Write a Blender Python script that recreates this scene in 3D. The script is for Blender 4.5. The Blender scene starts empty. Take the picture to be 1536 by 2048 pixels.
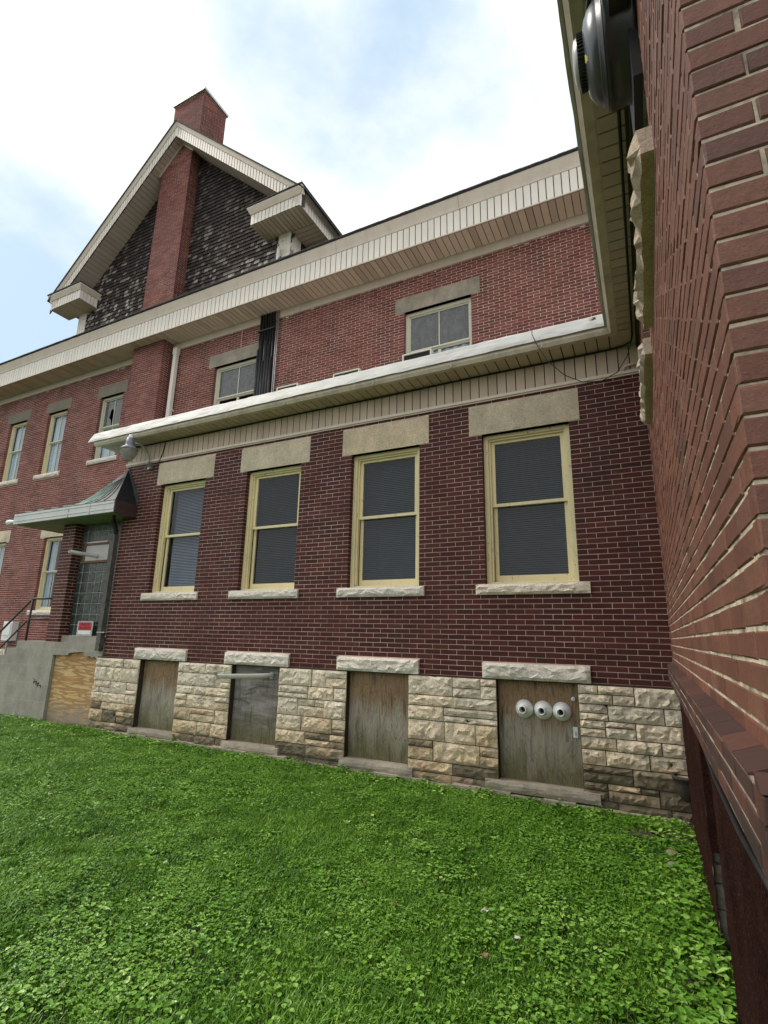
import bpy, math, random
from mathutils import Vector, Matrix, noise
R = math.radians
random.seed(7)
SC = bpy.context.scene
COL = SC.collection

# ------------------------------------------------------------------ camera
CAM = Vector((0.0, -6.5, 1.75))
yaw, pit, rol = 0.46826, 0.23528, 0.0203992
FW = Vector((-math.sin(yaw)*math.cos(pit), math.cos(yaw)*math.cos(pit), math.sin(pit)))
RT = Vector((math.cos(yaw), math.sin(yaw), 0.0))
UP = RT.cross(FW)
RR = math.cos(rol)*RT + math.sin(rol)*UP
UU = -math.sin(rol)*RT + math.cos(rol)*UP
cd = bpy.data.cameras.new('camera')
cam = bpy.data.objects.new('camera', cd)
COL.objects.link(cam)
cd.sensor_fit = 'VERTICAL'; cd.sensor_height = 36.0; cd.sensor_width = 27.0
cd.lens = 36.0*1033.17/2048.0
cd.clip_start = 0.05; cd.clip_end = 3000
m = Matrix((RR, UU, -FW)).transposed().to_4x4()
m.translation = CAM
cam.matrix_world = m
SC.camera = cam

# ------------------------------------------------------------------ sky, sun, exposure
SUN_EL, SUN_AZ = 50.0, 258.0      # azimuth clockwise from +Y: the light comes from behind the left shoulder
w = bpy.data.worlds.new('World'); SC.world = w; w.use_nodes = True
nt = w.node_tree; N = nt.nodes; L = nt.links
bg = N['Background']; bg.inputs[1].default_value = 0.1
sky = N.new('ShaderNodeTexSky'); sky.sky_type = 'NISHITA'; sky.sun_disc = False
sky.sun_elevation = R(SUN_EL); sky.sun_rotation = R(SUN_AZ)
sky.dust_density = 2.0; sky.ozone_density = 2.0
tc = N.new('ShaderNodeTexCoord')
def wn(scale, detail, rough, loc):
    mp = N.new('ShaderNodeMapping'); mp.inputs['Location'].default_value = loc
    mp.inputs['Scale'].default_value = (1, 1, 1.7)
    L.new(tc.outputs['Generated'], mp.inputs[0])
    t = N.new('ShaderNodeTexNoise'); t.inputs['Scale'].default_value = scale
    t.inputs['Detail'].default_value = detail; t.inputs['Roughness'].default_value = rough
    L.new(mp.outputs[0], t.inputs[0]); return t.outputs[0]
def wm(op, a, b=None, clamp=False):
    q = N.new('ShaderNodeMath'); q.operation = op; q.use_clamp = clamp
    for i, v in enumerate((a, b)):
        if v is None: continue
        if isinstance(v, (int, float)): q.inputs[i].default_value = v
        else: L.new(v, q.inputs[i])
    return q.outputs[0]
def gap(px, py, rad):            # a thin place in the cloud cover, centred on a direction
    d = (FW + RR*((px-768)/1033.17) + UU*((1024-py)/1033.17)).normalized()
    v = N.new('ShaderNodeVectorMath'); v.operation = 'DOT_PRODUCT'
    nrm = N.new('ShaderNodeVectorMath'); nrm.operation = 'NORMALIZE'
    L.new(tc.outputs['Generated'], nrm.inputs[0]); L.new(nrm.outputs[0], v.inputs[0]); v.inputs[1].default_value = d
    r = N.new('ShaderNodeMapRange'); r.interpolation_type = 'SMOOTHERSTEP'
    r.inputs[1].default_value = math.cos(R(rad)); r.inputs[2].default_value = 1.0
    L.new(v.outputs['Value'], r.inputs[0]); return r.outputs[0]
g = wm('MULTIPLY', gap(690, 90, 17), 0.62)
g = wm('ADD', g, wm('MULTIPLY', gap(40, 560, 14), .85))
g = wm('ADD', g, wm('MULTIPLY', gap(-20, 700, 11), 1.1))
g = wm('ADD', g, wm('MULTIPLY', gap(1120, 250, 11), 0.45))
n1 = wn(2.2, 5, .55, (3.1, .4, 1.2))
n2 = wn(5.5, 6, .6, (0, 2, 5))
base = wm('ADD', wm('MULTIPLY', n1, .5), wm('MULTIPLY', n2, .25))
thin = wm('ADD', wm('MULTIPLY', g, wm('ADD', wm('MULTIPLY', n2, 1.0), .35)), wm('SUBTRACT', base, .44))
mr = N.new('ShaderNodeMapRange'); mr.interpolation_type = 'SMOOTHSTEP'
mr.inputs[1].default_value = 0.0; mr.inputs[2].default_value = 0.85
mr.inputs[3].default_value = 0.0; mr.inputs[4].default_value = 0.95
L.new(thin, mr.inputs[0])
cloud = N.new('ShaderNodeMixRGB'); cloud.inputs[1].default_value = (8.8, 8.7, 8.5, 1); cloud.inputs[2].default_value = (6.9, 7.5, 7.9, 1)
L.new(wm('MULTIPLY', n2, 1.0, True), cloud.inputs[0])
skyb = N.new('ShaderNodeMixRGB'); skyb.blend_type = 'MIX'; skyb.inputs[0].default_value = 0.8
skyb.inputs[2].default_value = (4.0, 5.4, 6.7, 1); L.new(sky.outputs[0], skyb.inputs[1])
mix = N.new('ShaderNodeMixRGB'); L.new(mr.outputs[0], mix.inputs[0]); L.new(cloud.outputs[0], mix.inputs[1]); L.new(skyb.outputs[0], mix.inputs[2])
L.new(mix.outputs[0], bg.inputs[0])
sl = bpy.data.lights.new('sun', 'SUN'); sl.energy = 1.5; sl.angle = R(14); sl.color = (1, .93, .82)
sun = bpy.data.objects.new('sun', sl); COL.objects.link(sun)
sd = Vector((math.sin(R(SUN_AZ))*math.cos(R(SUN_EL)), math.cos(R(SUN_AZ))*math.cos(R(SUN_EL)), math.sin(R(SUN_EL))))
sun.rotation_euler = (-sd).to_track_quat('-Z', 'Y').to_euler()
SC.view_settings.view_transform = 'Standard'; SC.view_settings.look = 'None'
SC.view_settings.exposure = 0.62; SC.view_settings.gamma = 1.0; SC.view_settings.use_curve_mapping = False
SC.cycles.max_bounces = 6; SC.cycles.transparent_max_bounces = 12

# ------------------------------------------------------------------ helpers
def project(p):
    v = Vector(p)-CAM; f = v.dot(FW)
    if f <= 0.05: return None
    return 768+1033.17*v.dot(RR)/f, 1024-1033.17*v.dot(UU)/f
def tag(o, label=None, cat=None, group=None, kind=None):
    if label: o['label'] = label
    if cat: o['category'] = cat
    if group: o['group'] = group
    if kind: o['kind'] = kind
    return o
def empty(name, loc=(0, 0, 0), parent=None):
    o = bpy.data.objects.new(name, None); COL.objects.link(o); o.location = loc
    o.empty_display_size = .2
    if parent: o.parent = parent
    return o
class Frame:                     # u along the wall, d outwards, z up
    def __init__(s, o, u, n): s.o = Vector(o); s.u = Vector(u); s.n = Vector(n)
    def P(s, u, d, z): return s.o + s.u*u + s.n*d + Vector((0, 0, z))
    def mat(s, u, d, z):
        M = Matrix((s.u, -s.n, Vector((0, 0, 1)))).transposed().to_4x4(); M.translation = s.P(u, d, z); return M
WORLD = Frame((0, 0, 0), (1, 0, 0), (0, -1, 0))      # d = -y
class MB:
    def __init__(s): s.v = []; s.f = []
    def add(s, vs, fs):
        b = len(s.v); s.v += [tuple(q) for q in vs]; s.f += [tuple(b+i for i in f) for f in fs]
    def box(s, x0, x1, y0, y1, z0, z1):
        s.add([(x0,y0,z0),(x1,y0,z0),(x1,y1,z0),(x0,y1,z0),(x0,y0,z1),(x1,y0,z1),(x1,y1,z1),(x0,y1,z1)],
              [(0,3,2,1),(4,5,6,7),(0,1,5,4),(1,2,6,5),(2,3,7,6),(3,0,4,7)])
    def fbox(s, F, u0, u1, d0, d1, z0, z1, back=True):
        P = F.P
        s.add([P(u0,d1,z0),P(u1,d1,z0),P(u1,d0,z0),P(u0,d0,z0),P(u0,d1,z1),P(u1,d1,z1),P(u1,d0,z1),P(u0,d0,z1)],
              [(0,3,2,1),(4,5,6,7),(0,1,5,4),(1,2,6,5),(3,0,4,7)]+([(2,3,7,6)] if back else []))
    def quad(s, a, b, c, d): s.add([a, b, c, d], [(0, 1, 2, 3)])
    def prism(s, pts, off):      # polygon (3D points) extruded by off
        n = len(pts); off = Vector(off); a = [Vector(p) for p in pts]
        s.add(a+[p+off for p in a], [tuple(range(n))[::-1], tuple(range(n, 2*n))]+[(i, (i+1) % n, n+(i+1) % n, n+i) for i in range(n)])
    def tube(s, path, r, n=8, cap=True):
        path = [Vector(p) for p in path]; rings = []
        for i, p in enumerate(path):
            t = (path[min(i+1, len(path)-1)]-path[max(i-1, 0)]).normalized()
            a = t.cross(Vector((0, 0, 1))); a = a.normalized() if a.length > .01 else Vector((1, 0, 0))
            b = t.cross(a).normalized()
            rr = r[i] if isinstance(r, (list, tuple)) else r
            rings.append([p+(a*math.cos(k*2*math.pi/n)+b*math.sin(k*2*math.pi/n))*rr for k in range(n)])
        fs = []
        for i in range(len(path)-1):
            for k in range(n): fs.append((i*n+k, i*n+(k+1) % n, (i+1)*n+(k+1) % n, (i+1)*n+k))
        if cap: fs += [tuple(range(n))[::-1], tuple(range((len(path)-1)*n, len(path)*n))]
        s.add([q for g_ in rings for q in g_], fs)
    def lathe(s, prof, o, ax, n=28, closed=False):    # prof: (r, h) along ax from o
        ax = Vector(ax).normalized(); o = Vector(o)
        a = ax.cross(Vector((0, 0, 1))); a = a.normalized() if a.length > .01 else Vector((1, 0, 0)); b = ax.cross(a)
        vs = []; fs = []
        for r, h in prof: vs += [o+ax*h+(a*math.cos(k*2*math.pi/n)+b*math.sin(k*2*math.pi/n))*max(r, 1e-4) for k in range(n)]
        for i in range(len(prof)-1):
            for k in range(n): fs.append((i*n+k, i*n+(k+1) % n, (i+1)*n+(k+1) % n, (i+1)*n+k))
        s.add(vs, fs)
    def mesh(s, name, mat=None, smooth=False):
        me = bpy.data.meshes.new(name); me.from_pydata(s.v, [], s.f); me.update()
        if mat: me.materials.append(mat)
        if smooth: me.polygons.foreach_set('use_smooth', [True]*len(me.polygons))
        return me
    def build(s, name, mat, parent=None, smooth=False, kind=None):
        o = bpy.data.objects.new(name, s.mesh(name, mat, smooth)); COL.objects.link(o)
        if parent: o.parent = parent
        if kind: o['kind'] = kind
        return o
def one(name, mesh, parent, M=None):
    o = bpy.data.objects.new(name, mesh); COL.objects.link(o); o.parent = parent
    if M is not None: o.matrix_local = M
    return o
def boxobj(name, mat, parent, x0, x1, y0, y1, z0, z1, kind=None):
    b = MB(); b.box(x0, x1, y0, y1, z0, z1); return b.build(name, mat, parent, kind=kind)

# ------------------------------------------------------------------ materials
class NT:
    def __init__(s, name):
        s.m = bpy.data.materials.new(name); s.m.use_nodes = True; s.t = s.m.node_tree; s.N = s.t.nodes; s.L = s.t.links
        s.b = s.N['Principled BSDF']; s.pos = s.N.new('ShaderNodeNewGeometry')
    def vec(s, scale=(1, 1, 1), loc=(0, 0, 0)):
        mp = s.N.new('ShaderNodeMapping'); mp.inputs['Scale'].default_value = scale; mp.inputs['Location'].default_value = loc
        s.L.new(s.pos.outputs['Position'], mp.inputs[0]); return mp.outputs[0]
    def noise(s, scale, detail=4, rough=.6, vs=(1, 1, 1), loc=(0, 0, 0), dist=0):
        n = s.N.new('ShaderNodeTexNoise'); n.inputs['Scale'].default_value = scale; n.inputs['Detail'].default_value = detail
        n.inputs['Roughness'].default_value = rough; n.inputs['Distortion'].default_value = dist
        s.L.new(s.vec(vs, loc), n.inputs[0]); return n.outputs[0]
    def ramp(s, fac, stops, interp='LINEAR'):
        r = s.N.new('ShaderNodeValToRGB'); r.color_ramp.interpolation = interp; e = r.color_ramp.elements
        while len(e) < len(stops): e.new(.5)
        for i, (p, c) in enumerate(stops):
            e[i].position = p; e[i].color = (c[0], c[1], c[2], 1) if not isinstance(c, (int, float)) else (c, c, c, 1)
        s.L.new(fac, r.inputs[0]); return r.outputs[0]
    def mixc(s, fac, a, b, mode='MIX'):
        q = s.N.new('ShaderNodeMixRGB'); q.blend_type = mode
        for i, v in enumerate((fac, a, b)):
            if isinstance(v, (int, float)): q.inputs[i].default_value = v if i == 0 else (v, v, v, 1)
            elif isinstance(v, tuple): q.inputs[i].default_value = (*v[:3], 1)
            else: s.L.new(v, q.inputs[i])
        return q.outputs[0]
    def math(s, op, a, b=0, clamp=False):
        q = s.N.new('ShaderNodeMath'); q.operation = op; q.use_clamp = clamp
        for i, v in enumerate((a, b)):
            if isinstance(v, (int, float)): q.inputs[i].default_value = v
            else: s.L.new(v, q.inputs[i])
        return q.outputs[0]
    def z(s):
        q = s.N.new('ShaderNodeSeparateXYZ'); s.L.new(s.pos.outputs['Position'], q.inputs[0]); return q.outputs
    def maprange(s, v, a, b, c=0., d=1.):
        q = s.N.new('ShaderNodeMapRange'); s.L.new(v, q.inputs[0])
        for i, x in enumerate((a, b, c, d)): q.inputs[i+1].default_value = x
        return q.outputs[0]
    def rnd(s, island):
        if island: return s.pos.outputs['Random Per Island']
        q = s.N.new('ShaderNodeObjectInfo'); return q.outputs['Random']
    def col(s, c):
        if isinstance(c, tuple): s.b.inputs['Base Color'].default_value = (*c, 1)
        else: s.L.new(c, s.b.inputs['Base Color'])
    def rough(s, r):
        if isinstance(r, (int, float)): s.b.inputs['Roughness'].default_value = r
        else: s.L.new(r, s.b.inputs['Roughness'])
    def bump(s, h, strength=.3, dist=.01):
        q = s.N.new('ShaderNodeBump'); q.inputs['Strength'].default_value = strength; q.inputs['Distance'].default_value = dist
        s.L.new(h, q.inputs['Height']); s.L.new(q.outputs[0], s.b.inputs['Normal'])
    def spec(s, v): s.b.inputs['Specular IOR Level'].default_value = v

def brick_mat(name, cols, island, dirt=.5, blacken=.25, rough=.75, soot=None, spec=.2):
    t = NT(name); r = t.rnd(island)
    n = len(cols); c = t.ramp(r, [(i/(n-1), cols[i]) for i in range(n)])
    f = t.noise(38, 5, .7); c = t.mixc(t.ramp(f, [(.35, 0), (.75, .5)]), c, tuple(x*.45 for x in cols[n//2]))
    big = t.noise(1.1, 5, .65, (1, 1, 1.3)); c = t.mixc(t.ramp(big, [(.45, 0), (.72, dirt)]), c, tuple(x*.38+.006 for x in cols[0]))
    st = t.noise(2.2, 4, .6, (1, 1, .25), (5, 1, 2)); c = t.mixc(t.ramp(st, [(.52, 0), (.75, blacken)]), c, (.035, .028, .027))
    pale = t.noise(5.5, 6, .75, (1, 1, 1), (9, 3, 1)); c = t.mixc(t.ramp(pale, [(.62, 0), (.8, .28)]), c, (.42, .33, .29))
    if soot:                     # grime line
        zz = t.z()[2]; k = t.maprange(zz, soot[0], soot[1], 1, 0)
        k = t.math('MULTIPLY', k, t.ramp(t.noise(3, 4), [(.3, .3), (.7, 1)]), True); c = t.mixc(t.math('MULTIPLY', k, .8), c, (.03, .02, .02))
    t.col(c); t.rough(rough); t.spec(spec)
    t.bump(t.noise(90, 5, .75), .7 if spec > .3 else .35, .006); return t.m
EXT = [(.058,.013,.011),(.084,.018,.015),(.105,.025,.019),(.072,.016,.014),(.120,.033,.024),(.050,.013,.012)]
MAIN = [(.165,.047,.039),(.215,.064,.052),(.26,.082,.066),(.195,.058,.049),(.30,.110,.090),(.155,.048,.044)]
WING = [(.15,.056,.036),(.19,.073,.046),(.22,.090,.058),(.16,.062,.041),(.25,.110,.070),(.115,.048,.036)]
M = {}
M['ext_i'] = brick_mat('extension brick', EXT, False, .5, .38, .6)
M['ext_s'] = brick_mat('extension brickwork', EXT, True, .5, .38, .6)
M['main_s'] = brick_mat('main brickwork', MAIN, True, .6, .45, .8)
M['wing_i'] = brick_mat('wing brick', WING, False, .4, .35, .66, spec=.4)
M['wing_s'] = brick_mat('wing brickwork', WING, True, .4, .35, .66, spec=.4)
LED = [(.10,.046,.036),(.065,.038,.035),(.125,.056,.042),(.05,.034,.034),(.085,.043,.036)]
M['ledge'] = brick_mat('ledge brick', LED, True, .5, .6, .8)

def plain(name, c, rough=.6, n=.12, scale=6, bump=.1, metal=0, spec=.4):
    t = NT(name); f = t.noise(scale, 6, .65)
    cc = t.mixc(t.ramp(f, [(.3, 0), (.75, 1)]), tuple(x*(1-n) for x in c), tuple(min(1, x*(1+n)) for x in c))
    t.col(cc); t.rough(rough); t.spec(spec); t.b.inputs['Metallic'].default_value = metal
    if bump: t.bump(t.noise(scale*12, 4), bump, .004)
    return t.m
def mortar(name, c, dark=(.12, .09, .08), amt=.5, sc=2.):
    t = NT(name); f = t.noise(sc, 5, .7); cc = t.mixc(t.ramp(f, [(.42, 0), (.68, amt)]), c, dark)
    f2 = t.noise(70, 4); cc = t.mixc(t.ramp(f2, [(.4, 0), (.8, .4)]), cc, tuple(x*.6 for x in c)); t.col(cc); t.rough(.95); t.spec(.1)
    t.bump(f2, .5, .004); return t.m
M['mort_e'] = mortar('extension mortar', (.74, .58, .49), (.20, .10, .08), .6, 1.3)
M['mort_m'] = mortar('main mortar', (.78, .64, .54), (.30, .15, .12), .5, 1.2)
M['mort_w'] = mortar('wing mortar', (.66, .57, .43), (.08, .055, .045), .9, 9)
M['mort_f'] = mortar('foundation mortar', (.06, .045, .035), (.02, .018, .015), .6, 3)

def limestone(name, foundation=False, grey=.35, pale=(.74, .68, .54)):
    t = NT(name); c = t.ramp(t.rnd(False), [(0, tuple(x*.86 for x in pale)), (.5, pale), (1, tuple(x*.97 for x in (pale[0]*1.03, pale[1]*.97, pale[2]*.9)))])
    if foundation:
        z = t.math('ADD', t.z()[2], t.math('MULTIPLY', t.math('SUBTRACT', t.noise(1.6, 3, .5), .5), .75))
        z = t.math('ADD', z, t.math('MULTIPLY', t.math('SUBTRACT', t.rnd(False), .5), .45))
        k = t.ramp(t.maprange(z, .05, 1.1), [(0, .85), (.38, .6), (.66, 0)])
        tan = t.ramp(t.noise(2.3, 4, .6, (1, 1, 1), (3, 3, 3)), [(.35, (.66, .50, .28)), (.6, (.55, .35, .17)), (.75, (.62, .53, .36))])
        c = t.mixc(k, c, tan)
        k2 = t.ramp(t.maprange(z, -.08, .5), [(0, .96), (.45, .85), (.8, 0)])
        c = t.mixc(k2, c, (.085, .072, .05))
        streak = t.noise(7, 5, .7, (1, 1, .3)); c = t.mixc(t.ramp(streak, [(.5, 0), (.72, .6)]), c, (.16, .125, .085))
    g_ = t.noise(2.6, 8, .78, (1, 1, .6)); c = t.mixc(t.ramp(g_, [(.40, 0), (.70, min(1, grey*1.3))]), c, (.19, .175, .14))
    pit = t.noise(60, 5, .75); c = t.mixc(t.ramp(pit, [(.38, .5), (.55, 0)]), c, (.19, .17, .13))
    t.col(c); t.rough(.92); t.spec(.15); t.bump(t.noise(55, 6, .75), .8, .008); return t.m
M['stone_f'] = limestone('foundation limestone', True, .18, (.84, .73, .58))
M['stone'] = limestone('rock face limestone', False, .12, (.84, .77, .69))
M['lintel'] = limestone('smooth sandstone', False, .4, (.80, .68, .50))
M['sill_w'] = limestone('weathered sill stone', False, .4, (.72, .60, .50))
M['lintel_g'] = limestone('grimy sandstone', False, .75, (.44, .38, .31))
M['lintel_d'] = limestone('blackened sandstone', False, .95, (.27, .24, .205))

def paint(name, c, wood=(.28, .22, .14), peel=.35, rough=.5):
    t = NT(name); f = t.noise(14, 6, .75, (1.5, 1.5, .5)); c1 = t.mixc(t.ramp(f, [(.60, 0), (.66, peel)]), c, wood)
    g_ = t.noise(3, 5); c1 = t.mixc(t.ramp(g_, [(.4, 0), (.8, .3)]), c1, tuple(x*.7 for x in c))
    t.col(c1); t.rough(rough); t.bump(f, .3, .003); return t.m
M['cream'] = paint('peeling cream paint', (.80, .69, .40), (.26, .21, .13), .85)
M['white'] = paint('peeling white paint', (.66, .63, .5), (.3, .26, .2), .6)
def vinyl(name, c, var=.1, streak=.4):
    t = NT(name); o = t.rnd(False); cc = t.ramp(o, [(0, tuple(x*(1-var) for x in c)), (.45, c), (1, tuple(x*(1+var*.3) for x in c))])
    s_ = t.noise(4, 5, .7, (1, 1, .35)); cc = t.mixc(t.ramp(s_, [(.45, 0), (.75, streak)]), cc, tuple(x*.5 for x in c))
    t.col(cc); t.rough(.5); t.spec(.3); return t.m
M['fascia'] = vinyl('cream fascia siding', (.82, .75, .67), .05, .2)
M['soffit'] = vinyl('beige soffit panel', (.66, .50, .40), .22, .2)
M['soffit_g'] = vinyl('grey soffit panel', (.56, .44, .38), .1, .2)
M['frieze'] = vinyl('tan frieze siding', (.56, .44, .34), .10, .3)
M['trim'] = vinyl('cream trim', (.72, .61, .52), .05, .3)
M['gutter'] = vinyl('stained cream gutter', (.66, .56, .46), .05, .85)
M['joint'] = plain('dark panel joint', (.05, .04, .03), .9, .2)
M['void'] = plain('dark interior', (.02, .02, .022), .9, .2, 3, 0)
M['shingle_edge'] = plain('asphalt shingle', (.07, .065, .065), .95, .4, 25, .6)
M['black'] = plain('black rubber', (.012, .012, .014), .5, .3)
M['blackmetal'] = plain('black painted steel', (.03, .028, .028), .45, .3)
M['pvc'] = plain('white plastic pipe', (.74, .75, .73), .35, .06, 9, .02)
M['galv'] = plain('weathered galvanised metal', (.42, .43, .42), .4, .25, 12, .1, .6)
M['rust'] = plain('dark rusted iron', (.05, .035, .03), .8, .5, 20, .5)
def tarpm():
    t = NT('white roofing membrane'); f = t.noise(2, 6, .7, (1, 1, 3)); c = t.ramp(f, [(.3, (.34, .335, .31)), (.7, (.52, .52, .505))])
    d = t.noise(5, 6, .75, (1, 1, 1), (2, 2, 2)); c = t.mixc(t.ramp(d, [(.55, 0), (.75, .5)]), c, (.38, .35, .28)); t.col(c); t.rough(.55)
    t.bump(t.noise(9, 5, .6, (1, 1, 2.5)), .5, .02); return t.m
M['tarp'] = tarpm()
def glassm(name, tint, refl, rough=.02, opaque=0., dcol=(.2, .2, .2)):
    t = NT(name); N_ = t.N; out = N_['Material Output']
    tr = N_.new('ShaderNodeBsdfTransparent'); tr.inputs[0].default_value = (*tint, 1)
    gl = N_.new('ShaderNodeBsdfGlossy'); gl.inputs['Roughness'].default_value = rough
    bp = N_.new('ShaderNodeBump'); bp.inputs['Strength'].default_value = .02; bp.inputs['Distance'].default_value = .05
    t.L.new(t.noise(1.4, 2, .5), bp.inputs['Height']); t.L.new(bp.outputs[0], gl.inputs['Normal'])
    fr = N_.new('ShaderNodeFresnel'); fr.inputs[0].default_value = refl
    mx = N_.new('ShaderNodeMixShader'); t.L.new(t.math('MULTIPLY', fr.outputs[0], t.math('SUBTRACT', 1, t.pos.outputs['Backfacing'])), mx.inputs[0]); 
    a = tr
    if opaque:
        df = N_.new('ShaderNodeBsdfDiffuse')
        f = t.noise(9, 6, .8, (1, 1, .5)); t.L.new(t.mixc(t.ramp(f, [(.35, 0), (.7, 1)]), tuple(x*.5 for x in dcol), dcol), df.inputs[0])
        a = N_.new('ShaderNodeMixShader'); a.inputs[0].default_value = opaque; t.L.new(tr.outputs[0], a.inputs[1]); t.L.new(df.outputs[0], a.inputs[2])
    t.L.new(a.outputs[0], mx.inputs[1]); t.L.new(gl.outputs[0], mx.inputs[2]); t.L.new(mx.outputs[0], out.inputs[0]); return t.m
M['glass'] = glassm('window glass', (.85, .88, .9), 1.47)
M['dirtyglass'] = glassm('dirty window glass', (.7, .72, .72), 1.5, .08, .55, (.27, .275, .27))
M['blind'] = plain('grey blind slat', (.075, .09, .10), .5, .1, 3, 0)
M['curtain'] = plain('white sheer curtain', (.78, .84, .88), .8, .1, 3, .1)
M['copper'] = None
def copperm():
    t = NT('verdigris copper'); x = t.z()[0]; f = t.math('ADD', t.maprange(x, -9.9, -8.9), t.math('MULTIPLY', t.math('SUBTRACT', t.noise(5, 5, .7), .5), .9))
    c = t.ramp(f, [(.25, (.27, .43, .37)), (.5, (.15, .22, .19)), (.7, (.05, .055, .055))]); t.col(c); t.rough(.6); return t.m
M['copper'] = copperm()
def concm():
    t = NT('weathered concrete'); f = t.noise(2.2, 7, .75); c = t.ramp(f, [(.3, (.2, .185, .155)), (.6, (.33, .31, .265)), (.8, (.26, .24, .19))])
    s_ = t.noise(8, 5, .7, (1, 1, .2)); c = t.mixc(t.ramp(s_, [(.5, 0), (.75, .4)]), c, (.13, .12, .10))
    zz = t.z()[2]; w_ = t.N.new('ShaderNodeTexWave'); w_.bands_direction = 'Z'; w_.inputs['Scale'].default_value = .95; w_.inputs['Distortion'].default_value = .6; w_.inputs['Detail Scale'].default_value = .6
    t.L.new(t.vec((1, 1, 1), (0, 0, .12)), w_.inputs[0]); c = t.mixc(t.ramp(w_.outputs[1], [(.98, 0), (.995, .2)]), c, (.42, .4, .35))
    t.col(c); t.rough(.95); t.bump(t.noise(40, 6, .8), .6, .006); return t.m
M['concrete'] = concm()
def plym(name, kind):
    t = NT(name)
    if kind == 'h':              # bold horizontal figure of rotary cut plywood
        f = t.noise(1.1, 4, .5, (1.5, 1, 11), (3, 0, 1), .55); c = t.ramp(f, [(.36, (.56, .42, .22)), (.44, (.50, .34, .16)), (.47, (.34, .19, .085)), (.56, (.39, .23, .11)), (.59, (.58, .43, .22)), (.68, (.44, .28, .13))])
        zz = t.math('ADD', t.z()[2], t.math('MULTIPLY', t.math('SUBTRACT', t.noise(3, 4), .5), .6)); c = t.mixc(t.ramp(t.maprange(zz, .1, .8), [(0, .85), (.6, 0)]), c, (.24, .2, .165))
    else:
        fig = t.noise(3.0, 2, .5, (2.4, 1, .55), (kind*3.1, 0, kind*2), .4); ln_ = t.math('FRACT', t.math('MULTIPLY', fig, 17))
        gr = t.noise(30, 5, .7, (2.2, 1, .07), (kind, 0, 0)); wvo = t.math('ADD', t.math('MULTIPLY', ln_, .38), t.math('MULTIPLY', gr, .75))
        top = t.ramp(wvo, [(.15, (.10, .062, .035)), (.55, (.25, .165, .095)), (1, (.36, .26, .16))])
        gry = t.ramp(wvo, [(.15, (.10, .095, .09)), (.5, (.30, .265, .21)), (1, (.40, .36, .30))])
        mos = t.ramp(wvo, [(.15, (.06, .065, .03)), (1, (.20, .18, .10))])
        zz = t.math('ADD', t.z()[2], t.math('MULTIPLY', t.math('SUBTRACT', t.noise(3.2, 5, .6, (2.5, 1, .6), (kind, 0, 0)), .5), .7))
        hi = .98 if kind == 2 else .82
        c = t.mixc(t.ramp(t.maprange(zz, .45, 1.1), [(.4, 0), (.75, 1)]), gry, top) if kind != 2 else t.mixc(t.ramp(t.noise(2.2, 5, .6, (.7, 1, 3)), [(.4, 0), (.7, .8)]), t.ramp(t.noise(1.3, 4, .6, (1.2, 1, 7), (1, 0, 1), .7), [(.35, (.12, .11, .10)), (.5, (.30, .28, .26)), (.62, (.2, .17, .14)), (.75, (.36, .34, .31))]), (.10, .09, .08))
        c = t.mixc(t.ramp(t.maprange(zz, .1, .62), [(.25, 1), (1, 0)]), c, mos)
        s_ = t.noise(16, 5, .75, (1, 1, .12), (0, 0, kind)); c = t.mixc(t.ramp(s_, [(.52, 0), (.68, .75)]), c, (.05, .04, .035))
        t.bump(wvo, .3, .004)
    t.col(c); t.rough(.85); t.spec(.15); return t.m
M['ply0'] = plym('patterned tan plywood', 'h')
for i in (1, 2, 3, 4): M['ply%d' % i] = plym('weathered plywood %d' % i, i)
def shinglem():
    t = NT('weathered wood shingle'); r = t.rnd(True); z = t.z()[2]
    b = t.noise(.9, 4, .6, (1, 1, 1), (2, 0, 4)); k = t.math('ADD', r, t.math('MULTIPLY', t.math('SUBTRACT', b, .5), 1.1))
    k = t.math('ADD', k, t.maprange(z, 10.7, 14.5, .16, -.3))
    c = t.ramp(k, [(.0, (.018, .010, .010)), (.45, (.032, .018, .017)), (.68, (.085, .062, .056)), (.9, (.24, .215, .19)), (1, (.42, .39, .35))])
    g_ = t.noise(20, 5, .8, (3, 1, .4)); c = t.mixc(t.ramp(g_, [(.5, 0), (.8, .45)]), c, (.2, .18, .155)); t.col(c); t.rough(.9); return t.m
M['shingle'] = shinglem()
def parge():
    t = NT('dark red roughcast'); f = t.noise(3, 5, .6); c = t.ramp(f, [(.3, (.040, .018, .016)), (.7, (.085, .036, .030))])
    p = t.noise(75, 3, .8); c = t.mixc(t.ramp(p, [(.58, 0), (.68, .5)]), c, (.30, .2, .17)); c = t.mixc(t.ramp(t.noise(50, 4, .8), [(.3, .8), (.5, 0)]), c, (.012, .006, .006)); t.col(c); t.rough(1); t.spec(.02)
    t.bump(t.noise(45, 6, .9), 1.0, .06); return t.m
M['parge'] = parge()
def gblock():
    t = NT('glass block'); f = t.noise(7, 3, .5, (1, 1, 1), (0, 0, 0), 1.5); c = t.ramp(f, [(.3, (.016, .021, .018)), (.55, (.036, .047, .041)), (.75, (.08, .10, .09))])
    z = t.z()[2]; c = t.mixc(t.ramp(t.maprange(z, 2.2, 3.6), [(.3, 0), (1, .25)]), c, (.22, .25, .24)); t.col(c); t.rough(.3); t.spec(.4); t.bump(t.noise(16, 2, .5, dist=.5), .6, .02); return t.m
M['gblock'] = gblock()
M['soil'] = plain('bare soil', (.05, .036, .026), 1, .4, 15, 1)
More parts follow.
